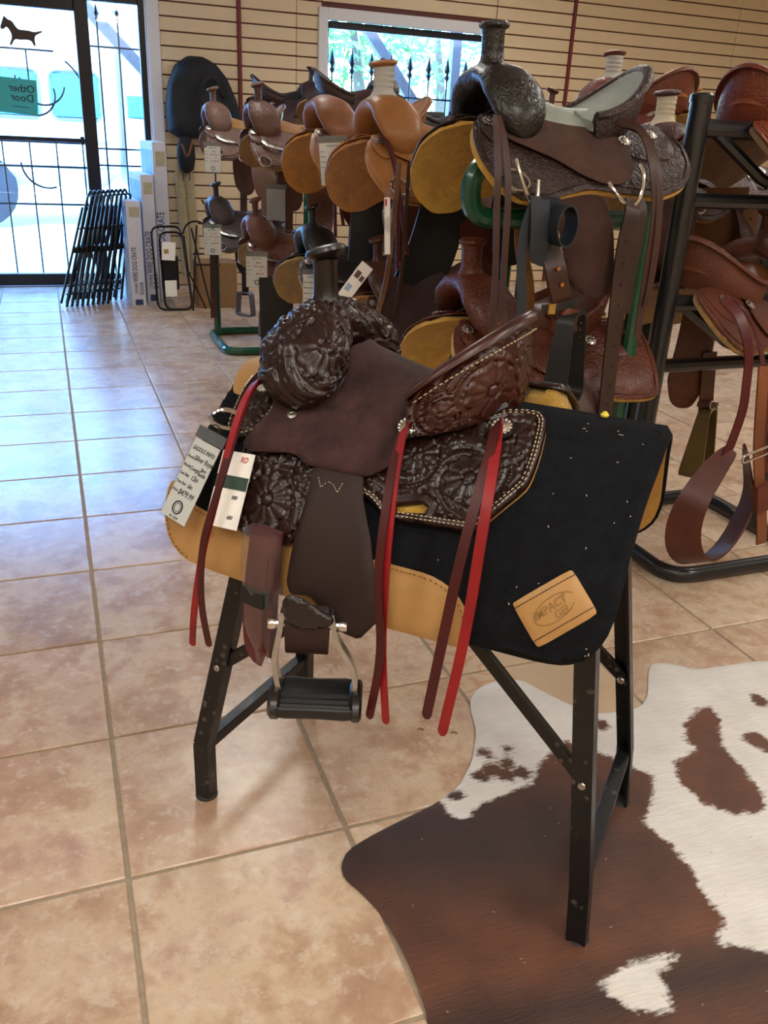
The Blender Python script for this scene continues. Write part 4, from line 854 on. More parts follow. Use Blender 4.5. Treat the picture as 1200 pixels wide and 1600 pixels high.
S8 = saddle('dark brown saddle with pale grey green seat on the green rack', (1.125, 1.03, 1.33), math.radians(-2), 1.06, d8, leather('pale_elephant_seat', '#a7b0a4', '#8e988d', .5, .45, 120), suede('chocolate_roughout', '#543b32', '#45302a'), fleece('amber_fleece', '#ffc433', '#dc9c1c'), 'round', 'tall', fmat=suede('chocolate_fender', '#472f28', '#3b2722'), stirr='bell', stm=leather('black_stirrup_leather', '#1f2020', '#151616', .45), strings=BROWN_LACE, group=GL, swellm=leather('black_swell', '#1f1817', '#141010', .28, .5, 70, .4), far_f=leather('black_fender', '#131314', '#0d0d0e', .5))
saddle('light tan roughout saddle with grey taped horn beside the amber fleece', (1.08, 1.735, 1.27), 0, 1.05, T_('light_tan', '#a9713f', '#95602f', .2, 40, .5), suede('tan_seat', '#b07c4d', '#9a6a3f'), T_('light_tan_smooth', '#b27a47', '#9d6836', .0), fleece('rust_fleece', '#e0953c', '#ba7426'), 'round', 'post', GREY_TAPE, strings=WINE_LACE, group=GL, fmat=leather('rust_fender', '#5d2a1c', '#481f15'), conc=True)
saddle('medium tan saddle with rolled seat edge and yellow dotted tag', (1.085, 2.42, 1.285), 0, 1.03, T_('mid_tan', '#9c6742', '#855433', .15, 40, .5), suede('mid_tan_seat', '#a87248', '#8f5f3b'), T_('mid_tan_smooth', '#a26c46', '#8a5836', .0), fleece('orange_fleece', '#ee9f28', '#c47d18'), 'round', 'none', strings=WINE_LACE, group=GL, fmat=leather('rust_fender', '#5d2a1c'), swellm=leather('tan_swell', '#9a6642', '#7f5033', .5, .1))
saddle('chestnut barrel saddle with silver corner plates on the upper tier', (1.02, 3.36, 1.275), 0, 1.0, T_('chestnut_tooled', '#6a4436', '#543428', .5, 80), suede('cream_brown_seat', '#9c7452', '#86613f'), T_('chestnut_tooled', '#6a4436'), fleece('olive_fleece', '#b98634', '#936624'), 'barrel', 'barrel', silver_trim=True, group=GL, fmat=T_('chestnut_tooled', '#6a4436'))
saddle('dusty brown barrel saddle nearest the glass door, upper tier', (.985, 4.42, 1.285), 0, 1.0, T_('dusty_tooled', '#7a5848', '#624537', .5, 80), suede('gold_suede_seat', '#a97f4c', '#906a3d'), T_('dusty_tooled', '#7a5848'), fleece('dull_fleece', '#a5825a', '#83643f'), 'barrel', 'barrel', silver_trim=True, group=GL, fmat=T_('dusty_tooled', '#7a5848'))
saddle('reddish brown saddle under the pale seated saddle on the lower tier', (1.11, 1.02, .80), math.radians(-2), 1.04, T_('redbrown_tooled', '#64301f', '#4b2217', .6, 60), leather('redbrown_seat', '#6a3a28', '#552c1e'), T_('redbrown_tooled', '#64301f'), fleece('amber_fleece', '#ffc433', '#dc9c1c'), 'square', 'tall', strings=None, group=GL, stirr=None, fmat=leather('brown_fender', '#4a2f28', '#3b2520'))
saddle('roughout brown saddle under the taped horn saddle on the lower tier', (1.13, 1.86, .72), 0, 1.0, leather('cocoa', '#5a3527', '#43271d'), suede('cocoa_seat', '#6d4632', '#583626'), suede('cocoa_seat', '#6d4632'), fleece('rust_fleece', '#e0953c', '#ba7426'), 'round', 'plain', group=GL, stirr=None, fmat=suede('cocoa_fender', '#4d2f25', '#3c241c'))
saddle('black silver laced saddle on the lower tier behind the horn', (1.06, 2.50, .78), 0, 1.0, leather('black_tooled', '#17181b', '#0e0f11', .3, .5, 70, .4), leather('black_tooled', '#17181b'), leather('black_tooled', '#17181b'), fleece('straw_fleece', '#c79c4e', '#a07a38'), 'round', 'barrel', group=GL, silver_trim=True, stirr=None)
saddle('chestnut show saddle with silver corners on the lower tier', (1.02, 3.46, .735), 0, 1.0, T_('chestnut_red', '#7c4832', '#633726', .5, 80), suede('chestnut_seat', '#875a3c', '#70472e'), T_('chestnut_red', '#7c4832'), fleece('olive_fleece', '#b98634', '#936624'), 'barrel', 'barrel', silver_trim=True, group=GL, stirr=None, fmat=leather('black_fender', '#131314'))
saddle('dark taupe barrel saddle nearest the glass door, lower tier', (.985, 4.42, .755), 0, 1.0, T_('taupe_tooled', '#4b3a34', '#382a26', .5, 80), leather('taupe_seat', '#54423a', '#40322c'), T_('taupe_tooled', '#4b3a34'), fleece('dull_gold_fleece', '#96703a', '#735427'), 'barrel', 'barrel', silver_trim=True, group=GL, fmat=leather('dark_fender', '#241b19', '#1a1312'), stm=plain('grey_stirrup', '#5d5b60', .5))
GB = 'western saddles on the rack behind'
saddle('dark oxblood saddle with thin horn in front of the slat boards', (1.88, 5.50, 1.50), math.radians(174), 1.0, T_('oxblood_tooled', '#3c2020', '#2c1616', .5, 70), leather('black_seat', '#141417', '#0e0e10', .5), T_('oxblood_tooled', '#3c2020'), fleece('pale_fleece', '#b59660', '#937643'), 'barrel', 'plain', group=GB, stirr=None)
saddle('dark brown saddle with thin horn in front of the window', (1.93, 4.07, 1.475), math.radians(175), 1.0, T_('window_brown', '#40261f', '#2e1a15', .5, 70), leather('window_seat', '#3a2018', '#2b1711'), T_('window_brown', '#40261f'), fleece('olive_fleece', '#b98634', '#936624'), 'round', 'plain', group=GB, stirr=None)
saddle('black seated saddle under the window corner', (1.98, 2.92, 1.33), math.radians(178), 1.05, leather('black_tooled', '#17181b'), leather('black_seat', '#141417'), leather('black_tooled', '#17181b'), fleece('olive_fleece', '#b98634', '#936624'), 'round', 'plain', group=GB, stirr=None)
saddle('brown saddle with small dark horn beside the red wall strip', (2.62, 3.30, 1.34), math.radians(176), 1.0, T_('warm_brown', '#6c3b28', '#522b1d', .4, 60), leather('warm_seat', '#7a4831', '#5f3524'), T_('warm_brown', '#6c3b28'), fleece('amber_fleece', '#ffc433', '#dc9c1c'), 'round', 'plain', group=GB, stirr=None)
saddle('dark oxblood saddle peeping over the pale seat', (3.32, 3.62, 1.345), math.radians(185), 1.0, T_('oxblood_tooled', '#3c2020'), leather('warm_seat', '#7a4831'), T_('warm_brown', '#6c3b28'), fleece('pale_fleece', '#b59660', '#937643'), 'round', 'none', group=GB, stirr=None)
saddle('russet saddle with white taped horn and high round cantle', (2.43, 2.44, 1.43), math.radians(-84), 1.08, T_('russet_tooled', '#83422a', '#6a3320', .5, 70), suede('russet_seat', '#a9683c', '#8f5430'), T_('russet_tooled', '#83422a'), fleece('amber_fleece', '#ffc433', '#dc9c1c'), 'round', 'post', GREY_TAPE, group=GB, stirr=None, strings=None)
saddle('mulberry brown saddle with cream wrapped horn behind the black post', (2.13, 1.62, 1.24), math.radians(8), 1.05, T_('mulberry_tooled', '#512f2d', '#3f2323', .6, 70), leather('mulberry_seat', '#7c4634', '#653727'), T_('mulberry_tooled', '#512f2d'), fleece('olive_fleece', '#b98634', '#936624'), 'round', 'post', CREAM_TAPE, group=GB, stirr=None)
saddle('tan saddle with pale horn against the slat boards at the far end', (3.65, 3.40, 1.40), math.radians(5), 1.0, T_('light_tan', '#a9713f'), suede('tan_seat', '#b07c4d'), T_('light_tan_smooth', '#b27a47'), fleece('pale_fleece', '#b59660', '#937643'), 'round', 'post', CREAM_TAPE, group=GB, stirr=None)
GR = 'western saddles on the black rack'
saddle('orange brown saddle with laced cantle on top of the black rack', (2.326, 1.14, 1.36), PI+.35, 1.04, T_('orange_brown', '#93492b', '#793a21', .5, 80), leather('orange_seat', '#8a4528', '#733720'), T_('orange_brown', '#93492b'), fleece('brown_fleece', '#8a5a18', '#6a420f'), 'round', 'plain', group=GR, stirr=None, fmat=leather('toffee_fender', '#7b4a2a', '#653b21'), cant=T_('cantle_russet', '#7c3a24', '#642d1b', .5, 80))
R1 = saddle('basket stamped brown saddle on the lower tier of the black rack', (2.24, 1.14, .885), PI+.35, 1.04, leather('basket_brown', '#79422f', '#643525', .42, .6, 130), leather('tan_brown_seat', '#7c4a2c', '#683c22'), leather('basket_brown', '#79422f'), fleece('honey_fleece', '#cf9945', '#a97a32'), 'round', 'plain', group=GR, stirr='bell', stm=leather('brass_stirrup', '#5d4a26', '#493919', .35), fmat=leather('rust_brown_fender', '#5e3320', '#4a2718'), strings=WINE_LACE)
# ------------------------------------------------------------------ racks
green = plain('green_rack_paint', '#0d4a33', .25, 0, .1, 20, .01, .3); blk = plain('black_rack_paint', '#15161a', .32, 0, .2, 30, .05, .2)
def arm(mb, x0, x1, y, z, h=.135, r=.027): return mb.tube(fillet_path([(x1, y, z), (x0, y, z), (x0, y, z-h), (x1, y, z-h)], .078, 7), r, 10)
def green_rack(label, y, x0, tops, base=None, posts=(), bl=.75):
    k = empty('green_saddle_rack', (x0, y, 0), 0, label, 'rack', 'green saddle racks')
    for z in tops:
        for dy in (-.06 if bl < .7 else -.13,): arm(MB(), .04 if bl < .7 else .26, .6, dy, z-.055).build('arm', green, k)
    bw = base or (-.30, .26); B = fillet_path([(0, bw[0], .024), (bl, bw[0], .024), (bl, bw[1], .024), (0, bw[1], .024)], .10, 6, True); MB().tube(B, .024, 10, True).build('base', green, k)
    for (px, py, h) in list(posts)+[(.56, -.13, max(tops)-.1)]: MB().tube([(px, py, .03), (px, py, h)], .023, 10).build('post', green, k)
    return k
green_rack('green tube rack nearest the glass door', 4.30, .935, (1.25, .72), (-.36, .24), ((.03, .14, .66), (.26, -.27, .66)))
green_rack('green tube rack under the chestnut barrel saddles', 3.36, .98, (1.24, .70), None, ((.2, -.27, .6),))
green_rack('green tube rack under the medium tan saddle', 2.34, 1.0, (1.25, .75))
green_rack('green tube rack under the taped horn saddle', 1.80, 1.0, (1.24, .69), (-.24, .24))
green_rack('green tube rack holding the pale seated saddle', .97, .985, (1.275, .80), (.05, .45), ((.56, .1, 1.1),), .62)
kr = empty('black_saddle_rack', (1.74, .97, 0), 0, 'black pipe rack with square base holding two brown saddles', 'rack')
MB().tube(fillet_path([(-.01, -.285, .026), (.57, -.285, .026), (.57, .285, .026), (-.01, .285, .026)], .10, 7, True), .026, 12, True).build('base', blk, kr)
MB().tube([(0, -.02, .03), (0, -.02, 1.41)], .031, 12).build('post', blk, kr); MB().lathe([(0, 0), (.034, 0), (.034, .018), (.028, .024), (0, .024)], (0, -.02, 1.40), (0, 0, 1), 14).build('post_cap', blk, kr)
MB().tube([(.565, -.02, .03), (.565, -.02, 1.12)], .028, 10).build('post', blk, kr)
for z in (1.335, .84):
    MB().tube([(0, -.02, z), (.60, -.02, z)], .026, 10).build('arm', blk, kr); MB().tube([(.07, -.02, z-.01), (.26, -.02, z-.125), (.30, -.02, z-.14)], .018, 8).build('brace', blk, kr)
    MB().tube([(.0, -.02, z-.195), (.6, -.02, z-.195)], .022, 10).build('cross_bar', blk, kr)
rr_ = empty('dark_saddle_rack', (2.1, 3.3, 0), 0, 'dark pipe rack carrying the saddles behind the green racks', 'rack')
for y in (1.15, .75, -.35, -1.65): MB().tube([(0, y, .02), (0, y, 1.3)], .025, 8).build('post', blk, rr_)
MB().tube([(0, -1.9, 1.15), (0, 1.4, 1.15)], .025, 8).build('rail', blk, rr_)
for (x, y, z) in ((-.70, 2.22, 1.435), (-.27, .77, 1.405), (-.2, -.38, 1.26)): MB().tube([(x, y, z), (x+.5, y, z)], .025, 8).build('arm', blk, rr_)
for (x, y, z) in ((.45, 0, 1.27), (.3, -.9, 1.36), (.1, -1.68, 1.17), (1.5, .1, 1.33), (1.0, .32, 1.27), (-.45, 2.22, 1.43)): MB().tube([(x, y, 0.02), (x, y, z)], .025, 8).build('post', blk, rr_)
# ------------------------------------------------------------------ cow hide on the floor
HIDE = [(.847, .314), (.886, .35), (.945, .364), (1.01, .348), (1.029, .307), (1.069, .231), (1.114, .171), (1.188, .157), (1.245, .161), (1.289, .195), (1.362, .292), (1.398, .316), (1.439, .3), (1.487, .255), (1.577, .247), (1.662, .244), (1.713, .233), (1.857, .171), (1.862, -.011), (1.613, -.295), (1.351, -.555), (1.024, -.745), (.762, -.79), (.543, -.739), (.417, -.613), (.399, -.524), (.414, -.435), (.421, -.409), (.424, -.349), (.423, -.283), (.414, -.217), (.393, -.16), (.376, -.124), (.38, -.093), (.403, -.062), (.456, -.041), (.542, -.016), (.616, .003), (.689, .038), (.751, .103), (.805, .194), (.828, .274)]
BR1 = [(.349, -.06), (.461, -.026), (.549, .001), (.622, .017), (.632, .004), (.63, -.034), (.655, -.057), (.705, -.029), (.772, -.016), (.837, -.01), (.882, .04), (.932, .07), (.984, .1), (1.0, .084), (1.045, .034), (1.083, -.023), (1.113, -.065), (1.075, -.116), (1.003, -.18), (1.022, -.25), (1.017, -.324), (1.004, -.367), (1.004, -.427), (.95, -.458), (1.028, -.504), (1.148, -.557), (.983, -.824), (.735, -.82), (.393, -.664), (.315, -.505), (.388, -.307), (.323, -.147)]
BR2 = [(1.302, .065), (1.375, .108), (1.415, .11), (1.394, .05), (1.335, -.031), (1.331, -.099), (1.304, -.198), (1.269, -.227), (1.207, -.22), (1.163, -.173), (1.155, -.099), (1.186, -.043), (1.239, -.025), (1.268, -.023), (1.262, .015)]
WSP = [(.705, -.47), (.745, -.456), (.802, -.449), (.868, -.458), (.814, -.485), (.801, -.536), (.771, -.543), (.738, -.52)]
SPK = [(.787, .114, .018), (.781, .061, .024), (.798, .034, .02), (.845, .108, .012), (.837, .032, .02), (.744, .05, .02), (1.551, .091, .022), (1.429, -.036, .03), (1.438, -.063, .024), (1.105, .125, .018), (.668, .012, .018), (.82, .07, .02)]
def hide_map(u, v, off):
    u = np.asarray(u, float); v = np.asarray(v, float); return np.stack([u, v, 0*u+off+.0012*np.sin(u*9+1)*np.sin(v*11)+.0012], -1)
hm = drape(HIDE, 0, .0042, .012, .006, mapf=hide_map, sm=1)
P2 = hm.uv
def sd(poly): q = in_poly(P2, poly); d = dist_poly(P2, poly); return np.where(q, d, -d)
f_ = np.maximum(sd(BR1), sd(BR2)); f_ = np.minimum(f_, -sd(WSP))
for x, y, r in SPK: f_ = np.maximum(f_, r-np.hypot(P2[:, 0]-x, P2[:, 1]-y))
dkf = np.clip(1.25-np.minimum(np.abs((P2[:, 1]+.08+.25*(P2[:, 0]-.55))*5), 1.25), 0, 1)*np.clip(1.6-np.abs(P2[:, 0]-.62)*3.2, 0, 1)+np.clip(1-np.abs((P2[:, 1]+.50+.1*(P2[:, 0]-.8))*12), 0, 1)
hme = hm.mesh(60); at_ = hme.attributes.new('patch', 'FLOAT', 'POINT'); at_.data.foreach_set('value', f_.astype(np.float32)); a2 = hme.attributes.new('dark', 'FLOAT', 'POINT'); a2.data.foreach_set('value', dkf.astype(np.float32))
def hide_mat():
    t = NT('cow_hair'); co = t.coord('Object'); at = t.n('ShaderNodeAttribute', attribute_name='patch'); ad = t.n('ShaderNodeAttribute', attribute_name='dark')
    mp = t.n('ShaderNodeMapping'); t.l(co, mp.inputs[0]); mp.inputs['Rotation'].default_value = (0, 0, .55); mp.inputs['Scale'].default_value = (26, 190, 60)
    hair = t.noise(1, 4, .65, mp.outputs[0]); n1 = t.noise(38, 5, .7, co, .6); n2 = t.noise(9, 3, .6, co)
    s = t.math('ADD', at.outputs['Fac'], t.math('MULTIPLY', t.math('SUBTRACT', n1.outputs[0], .5), .038)); s = t.math('ADD', s, t.math('MULTIPLY', t.math('SUBTRACT', hair.outputs[0], .5), .030))
    msk = t.ramp(t.math('ADD', t.math('MULTIPLY', s, 60), .5), [(.15, (0, 0, 0, 1)), (.85, (1, 1, 1, 1))]).outputs[0]
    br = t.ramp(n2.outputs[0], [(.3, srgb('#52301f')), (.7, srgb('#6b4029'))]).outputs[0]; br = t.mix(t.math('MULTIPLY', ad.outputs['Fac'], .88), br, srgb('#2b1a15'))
    wh = t.ramp(n2.outputs[0], [(.3, srgb('#d9d6d0')), (.7, srgb('#eae8e4'))]).outputs[0]
    c = t.mix(msk, wh, br); c = t.mix(t.math('MULTIPLY', hair.outputs[0], .5), c, t.mix(1.0, c, (.55, .5, .48, 1), 'MULTIPLY'))
    t.set(Base_Color=c, Roughness=.55, Sheen_Weight=.15, Sheen_Roughness=.4); t.bump(hair.outputs[0], .5, .004); return t.m
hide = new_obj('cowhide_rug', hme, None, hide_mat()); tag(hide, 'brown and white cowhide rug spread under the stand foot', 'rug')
crm = MB(); rnd = random.Random(11)
for _ in range(26):
    x, y = rnd.uniform(.45, 1.2), rnd.uniform(-.6, .2)
    if not in_poly(np.array([(x, y)]), HIDE)[0]: continue
    a = rnd.uniform(0, PI); L = rnd.uniform(.002, .006); crm.bar((x, y, .0085), (x+L*math.cos(a), y+L*math.sin(a), .0095),   .0011, .0008)
tag(crm.build('straw_litter', plain('straw', '#a89a78', .8), None, 0), 'tiny straw bits scattered over the cowhide', 'litter', None, 'stuff')
# ------------------------------------------------------------------ crates, folding stands, wall goods by the door
cardm = plain('crate_carton', '#c8c9d2', .6, 0, .05, 12); navy = plain('carton_navy', '#2a3566', .6); photo_b = plain('carton_picture_blue', '#7d9cc0', .5, 0, .25, 9); kraft = plain('carton_label', '#a9a184', .6)
def crate(label, x, y, w, d, h, rz, lean=0.0):
    t = empty('crate_carton', (x, y, 0), rz, label, 'carton', 'flat dog crate cartons'); t.rotation_euler = (lean, 0, rz)
    MB().box((0, d/2, h/2), (w, d, h), None, .004).build('carton', cardm, t, 30)
    MB().box((-w/2-.0008, d/2, h*.80), (.0012, d*.86, h*.30)).build('picture_panel', photo_b, t, 0)
    fr = lambda u, v: Matrix.Translation((u, -.0008, v)) @ Matrix.Rotation(PI/2, 4, 'X') @ Matrix.Rotation(PI/2, 4, 'Z')
    text_mesh('WIRE DOG CRATE', h*.066, navy, t, fr(-w*.14, h*.41), xs=.60); text_mesh('DOUBLE', h*.036, navy, t, fr(-w*.14, h*.185), xs=.72); text_mesh('DOOR', h*.052, navy, t, fr(w*.26, h*.18), xs=.8)
    MB().box((0, -.0006, h*.045), (w*.55, .001, h*.055)).build('seal_print', navy, t, 0); MB().box((w*.05, -.0006, h*.90), (w*.7, .001, h*.09)).build('shipping_label', kraft, t, 0)
    text_mesh('LIFESTAGES', h*.09, navy, t, Matrix.Translation((-w/2-.0009, d*.5, h*.30)) @ Matrix.Rotation(-PI/2, 4, 'Z') @ Matrix.Rotation(PI/2, 4, 'X') @ Matrix.Rotation(PI/2, 4, 'Z')) if False else None
    return t
crate('shortest white dog crate carton leaning nearest the folded stands', .575, 5.60, .105, .50, .765, math.radians(4))
crate('middle height white dog crate carton', .700, 5.74, .095, .58, .94, math.radians(3))
crate('tallest white dog crate carton by the slat wall', .815, 5.86, .10, .66, 1.165, math.radians(2))
# folded black wire stands leaning in a row
chrome_b = plain('black_wire', '#101318', .3, .4, .1)
def folded_stand(label, x, y, rz, lean, k=1.0):
    t = empty('folding_saddle_stand', (x, y, 0), rz, label, 'folding stand', 'folded wire stands by the door'); t.rotation_euler = (lean, 0, rz); t.scale = (k, k, k)
    for sx in (-.085, .085):
        MB().tube([(sx*1.25, 0, .005), (sx*.85, .02, .80)], .0105, 6).build('leg', chrome_b, t); MB().tube([(sx*.95, .055, .012), (sx*1.1, .035, .78)], .0095, 6).build('leg', chrome_b, t)
    MB().tube(fillet_path([(-.072, .02, .80), (-.072, .02, .86), (-.02, .025, .905), (.03, .025, .86), (.072, .02, .86), (.072, .02, .80)], .02, 4), .0095, 6).build('hanger_top', chrome_b, t)
    for z in (.10, .17, .62): MB().tube([(-.10, .02, z), (.10, .02, z)], .0075, 6).build('cross_wire', chrome_b, t)
    MB().box((0, .03, .45), (.20, .02, .045), None, .004).build('hinge_plate', chrome_b, t)
    return t
for k in range(9):
    o = folded_stand(['black wire stand at the door end of the folded row, a white tag on it', 'second folded black wire stand from the door', 'third folded black wire stand from the door', 'fourth folded black wire stand from the door', 'fifth folded black wire stand from the door', 'sixth folded black wire stand from the door', 'seventh folded black wire stand from the door', 'eighth folded black wire stand from the door', 'folded black wire stand against the shortest carton'][k], .085+.040*k, 5.72+.012*k, math.radians(68-1.5*k), math.radians(17-.5*k), .95)
    if k == 0: MB().box((.1, -.02, .42), (.05, .002, .07)).build('tag', paper('white_label'), o, 0)
# wire rack with card and hanging goods
bw = empty('wire_bridle_rack', (.80, 5.42, 0), math.radians(8), 'black wire rack with a white card leaning by the tall carton', 'wire rack')
for (dx, wd, hh) in ((0, .11, .60), (.03, .085, .56)):
    P = fillet_path([(-wd+dx, 0, .012), (wd+dx+.03, -.05, .012), (wd+dx, .07, hh), (-wd+dx, .07, hh)], .06, 5, True); MB().tube(P, .008, 6, True).build('wire_loop', chrome_b, bw)
MB().box((.0, .03, .43), (.10, .003, .13), Matrix.Rotation(.08, 3, 'Y')).build('card', paper('white_label'), bw, 0); MB().box((-.02, .026, .43), (.035, .002, .03)).build('card_picture', plain('tan_print', '#a98a5c', .6), bw, 0)
MB().box((.01, .06, .27), (.13, .03, .25), None, .01).build('black_panel', plain('black_plastic', '#131418', .4), bw); MB().box((.0, .02, .16), (.09, .01, .12), None, .003).build('white_box', paper('white_label'), bw)
wr2 = empty('wire_display', (1.02, 5.35, 0), 0, 'thin black wire display with crossed bars beside the green rack', 'wire rack')
for a, b in (((-.08, 0, .01), (-.02, .05, .62)), ((.06, 0, .01), (-.06, .05, .60)), ((.12, 0, .01), (.13, .05, .98)), ((-.12, .02, .55), (-.10, .02, .30)), ((-.1, .02, .3), (.02, .02, .02)), ((-.06, .03, .42), (.14, .03, .42)), ((-.04, .03, .34), (.14, .03, .34)), ((.02, .03, .80), (.14, .03, .62)), ((.02, .03, .62), (.14, .03, .80))): MB().tube([a, b], .0065, 6).build('wire', chrome_b, wr2)
MB().tube(arc((-.03, .03, .56), .09, 0, PI, 14, (1, 0, 0), (0, 0, 1)), .0065, 6).build('wire_loop', chrome_b, wr2)
bx = MB().box((1.16, 5.62, .17), (.30, .25, .34), None, .004).build('cardboard_box', plain('kraft_card', '#8c6a47', .8, 0, .08)); tag(bx, 'brown cardboard box on the floor behind the wire display', 'box')
crf = fleece('cream_fleece', '#d9c79a', '#bda878')
for x, lb in ((1.055, 'cream sheepskin girth hanging by the tall carton'), (1.135, 'cream sheepskin girth hanging beside its twin')):
    gth = empty('sheepskin_girth', (x, 6.50, 0), 0, lb, 'girth', 'cream sheepskin girths')
    MB().loft([[Vector((.038*math.cos(q)*e+.012*math.sin(z*5), .018*math.sin(q)*e, z)) for q in np.linspace(0, 2*PI, 12, endpoint=False)] for z, e in ((.10, .6), (.12, 1), (.4, 1.05), (.7, 1), (.92, 1), (.95, .7))]).build('fleece_body', crf, gth, 60); MB().tube([(0, .0, .94), (0, .02, 1.04), (0, .075, 1.06)], .006, 6).build('hook', chrome_b, gth)
# black nylon saddle carrier hanging on the wall
nyl = plain('black_nylon', '#12161d', .75, 0, .2, 60, .25); bag = empty('saddle_carrier', (1.27, 6.46, 1.22), 0, 'rounded black nylon saddle carrier hung on the slat boards', 'bag')
BG = [(-.30, .02), (-.31, .18), (-.285, .36), (-.22, .51), (-.12, .575), (.0, .575), (.10, .53), (.19, .43), (.26, .28), (.30, .14), (.31, .0), (.2, -.03), (.02, -.02), (-.2, -.03)]
def bag_map(u, v, off): u = np.asarray(u, float); v = np.asarray(v, float); off = np.asarray(off, float); return np.stack([u, -off*1.0+0*u, v], -1)
bodyb = drape(BG, -.08, .16, .02, .14, mapf=bag_map, relief=lambda X, Y, d: -.05*np.exp(-(((X-.10)/.07)**2))*np.exp(-((Y-.36)/.14)**2)+.012*np.sin(X*22+Y*9)*np.clip(d/.06, 0, 1), sm=2).build('carrier_body', nyl, bag, 60)
MB().tube([Vector(bag_map(p[0], p[1], -.02)) for p in inset(BG, .004)[::5]], .006, 6, True).build('piping', nyl, bag); MB().ribbon(smooth_path([(-.10, -.085, .2), (-.02, -.13, .42), (.08, -.12, .45), (.14, -.085, .3)], 2), .035, .004, (0, -1, .2)).build('strap', nyl, bag)
bd = empty('bridle_bundle', (1.10, 6.45, .93), 0, 'black bridle bundle in clear wrap hanging below the carrier', 'bridle')
MB().loft([[Vector((.075*math.cos(q)*e, .05*math.sin(q)*e, z)) for q in np.linspace(0, 2*PI, 14, endpoint=False)] for z, e in ((0, .3), (.03, .8), (.12, 1), (.2, .95), (.26, .7), (.30, .2))]).build('strap_roll', nyl, bd, 60); MB().ribbon(smooth_path([(-.04, -.055, .22), (0, -.06, .1), (.05, -.05, .25)], 2), .018, .003, (0, -1, 0)).build('tan_strap', leather('tan_lace', '#8d5d3b'), bd)
for dx in (-.03, .02): MB().tube([(dx, 0, .01), (dx, .0, -.06)], .004, 5).build('cord', nyl, bd)
MB().tube([(0, 0, .28), (0, .06, .31), (0, .15, .31)], .005, 5).build('hook', chrome_b, bd)
# ------------------------------------------------------------------ tack hanging from the pale seated saddle and from the black rack
def pinv(o):
    return Matrix.LocRotScale(o.location, o.rotation_euler.to_quaternion(), o.scale).inverted()
def wbuild(mb, name, mat, par, smooth=40):
    iv = pinv(par); mb.v = [tuple(iv @ Vector(v)) for v in mb.v]; return mb.build(name, mat, par, smooth)
def wstrap(name, pts, w, th, mat, par, f=(0, -1, .1), it=3, taper=True):
    P = smooth_path(pts, it); ws = [w]*len(P)
    if taper: ws[-1] = w*.25
    return wbuild(MB().ribbon(P, ws, th, f), name, mat, par)
for o in [c for c in S8.children if c.name.startswith(('fender', 'lace', 'stirrup'))]:
    if o.name.startswith('lace') or (o.matrix_local.translation.y < 0.05 and o.name.startswith('stirrup')): bpy.data.objects.remove(o)
nf = [c for c in S8.children if c.name.startswith('fender')]
if nf: bpy.data.objects.remove(nf[0])
def vplane(y, poly, name, th, mat, par, sm=2, relief=None, step=.012):
    def f(u, v, off): u = np.asarray(u, float); v = np.asarray(v, float); return np.stack([u, y-np.asarray(off, float)+0*u+.7*np.clip(v-1.09, 0, 1), v], -1)
    return wbuild(drape(poly, 0, th, step, .005, mapf=f, sm=sm, relief=relief), name, mat, par, 60)
chf = suede('chocolate_fender', '#472f28')
vplane(.752, [(1.172, 1.25), (1.190, 1.119), (1.217, 1.041), (1.246, .965), (1.275, .925), (1.31, .905), (1.351, .898), (1.38, .915), (1.390, .95), (1.384, 1.009), (1.362, 1.106), (1.345, 1.25)], 'fender', .007, chf, S8, relief=lambda X, Y, d: -.0018*np.exp(-((d-.014)/.003)**2))
wstrap('lace', [(1.023, .80, 1.330), (1.010, .762, 1.290), (1.006, .728, 1.20), (1.008, .722, 1.10), (1.02, .72, .982), (1.026, .72, .805)], .017, .003, BROWN_LACE, S8)
wstrap('lace', [(1.027, .80, 1.330), (1.028, .755, 1.28), (1.034, .722, 1.18), (1.036, .716, 1.08), (1.040, .715, .96), (1.046, .715, .855)], .017, .003, BROWN_LACE, S8)
wstrap('lace', [(1.412, .86, 1.335), (1.445, .80, 1.325), (1.456, .745, 1.245), (1.473, .72, 1.125), (1.474, .72, .963), (1.477, .72, .79)], .022, .003, BROWN_LACE, S8)
wstrap('lace', [(1.414, .86, 1.333), (1.458, .80, 1.315), (1.474, .742, 1.233), (1.483, .715, 1.11), (1.489, .715, .963), (1.485, .715, .878)], .020, .003, BROWN_LACE, S8)
wbuild(MB().tube(smooth_path([(1.060, .75, 1.235), (1.063, .735, 1.214), (1.078, .73, 1.177), (1.105, .73, 1.136), (1.125, .735, 1.142), (1.13, .75, 1.19)], 2), .0055, 8), 'rigging_ring', steel, S8)
wbuild(MB().tube(smooth_path([(1.335, .75, 1.19), (1.344, .73, 1.167), (1.38, .728, 1.138), (1.408, .728, 1.134), (1.427, .73, 1.165), (1.428, .735, 1.214), (1.42, .75, 1.235)], 2), .0055, 8), 'rigging_ring', steel, S8)
nylon = plain('black_webbing', '#1c242c', .55, 0, .15, 200, .3)
wstrap('nylon_latigo', [(1.118, .715, 1.155), (1.120, .700, 1.09), (1.124, .703, 1.018), (1.140, .712, 1.01), (1.142, .718, 1.10), (1.150, .712, 1.155)], .052, .004, nylon, S8, (0, -1, 0), 2, False)
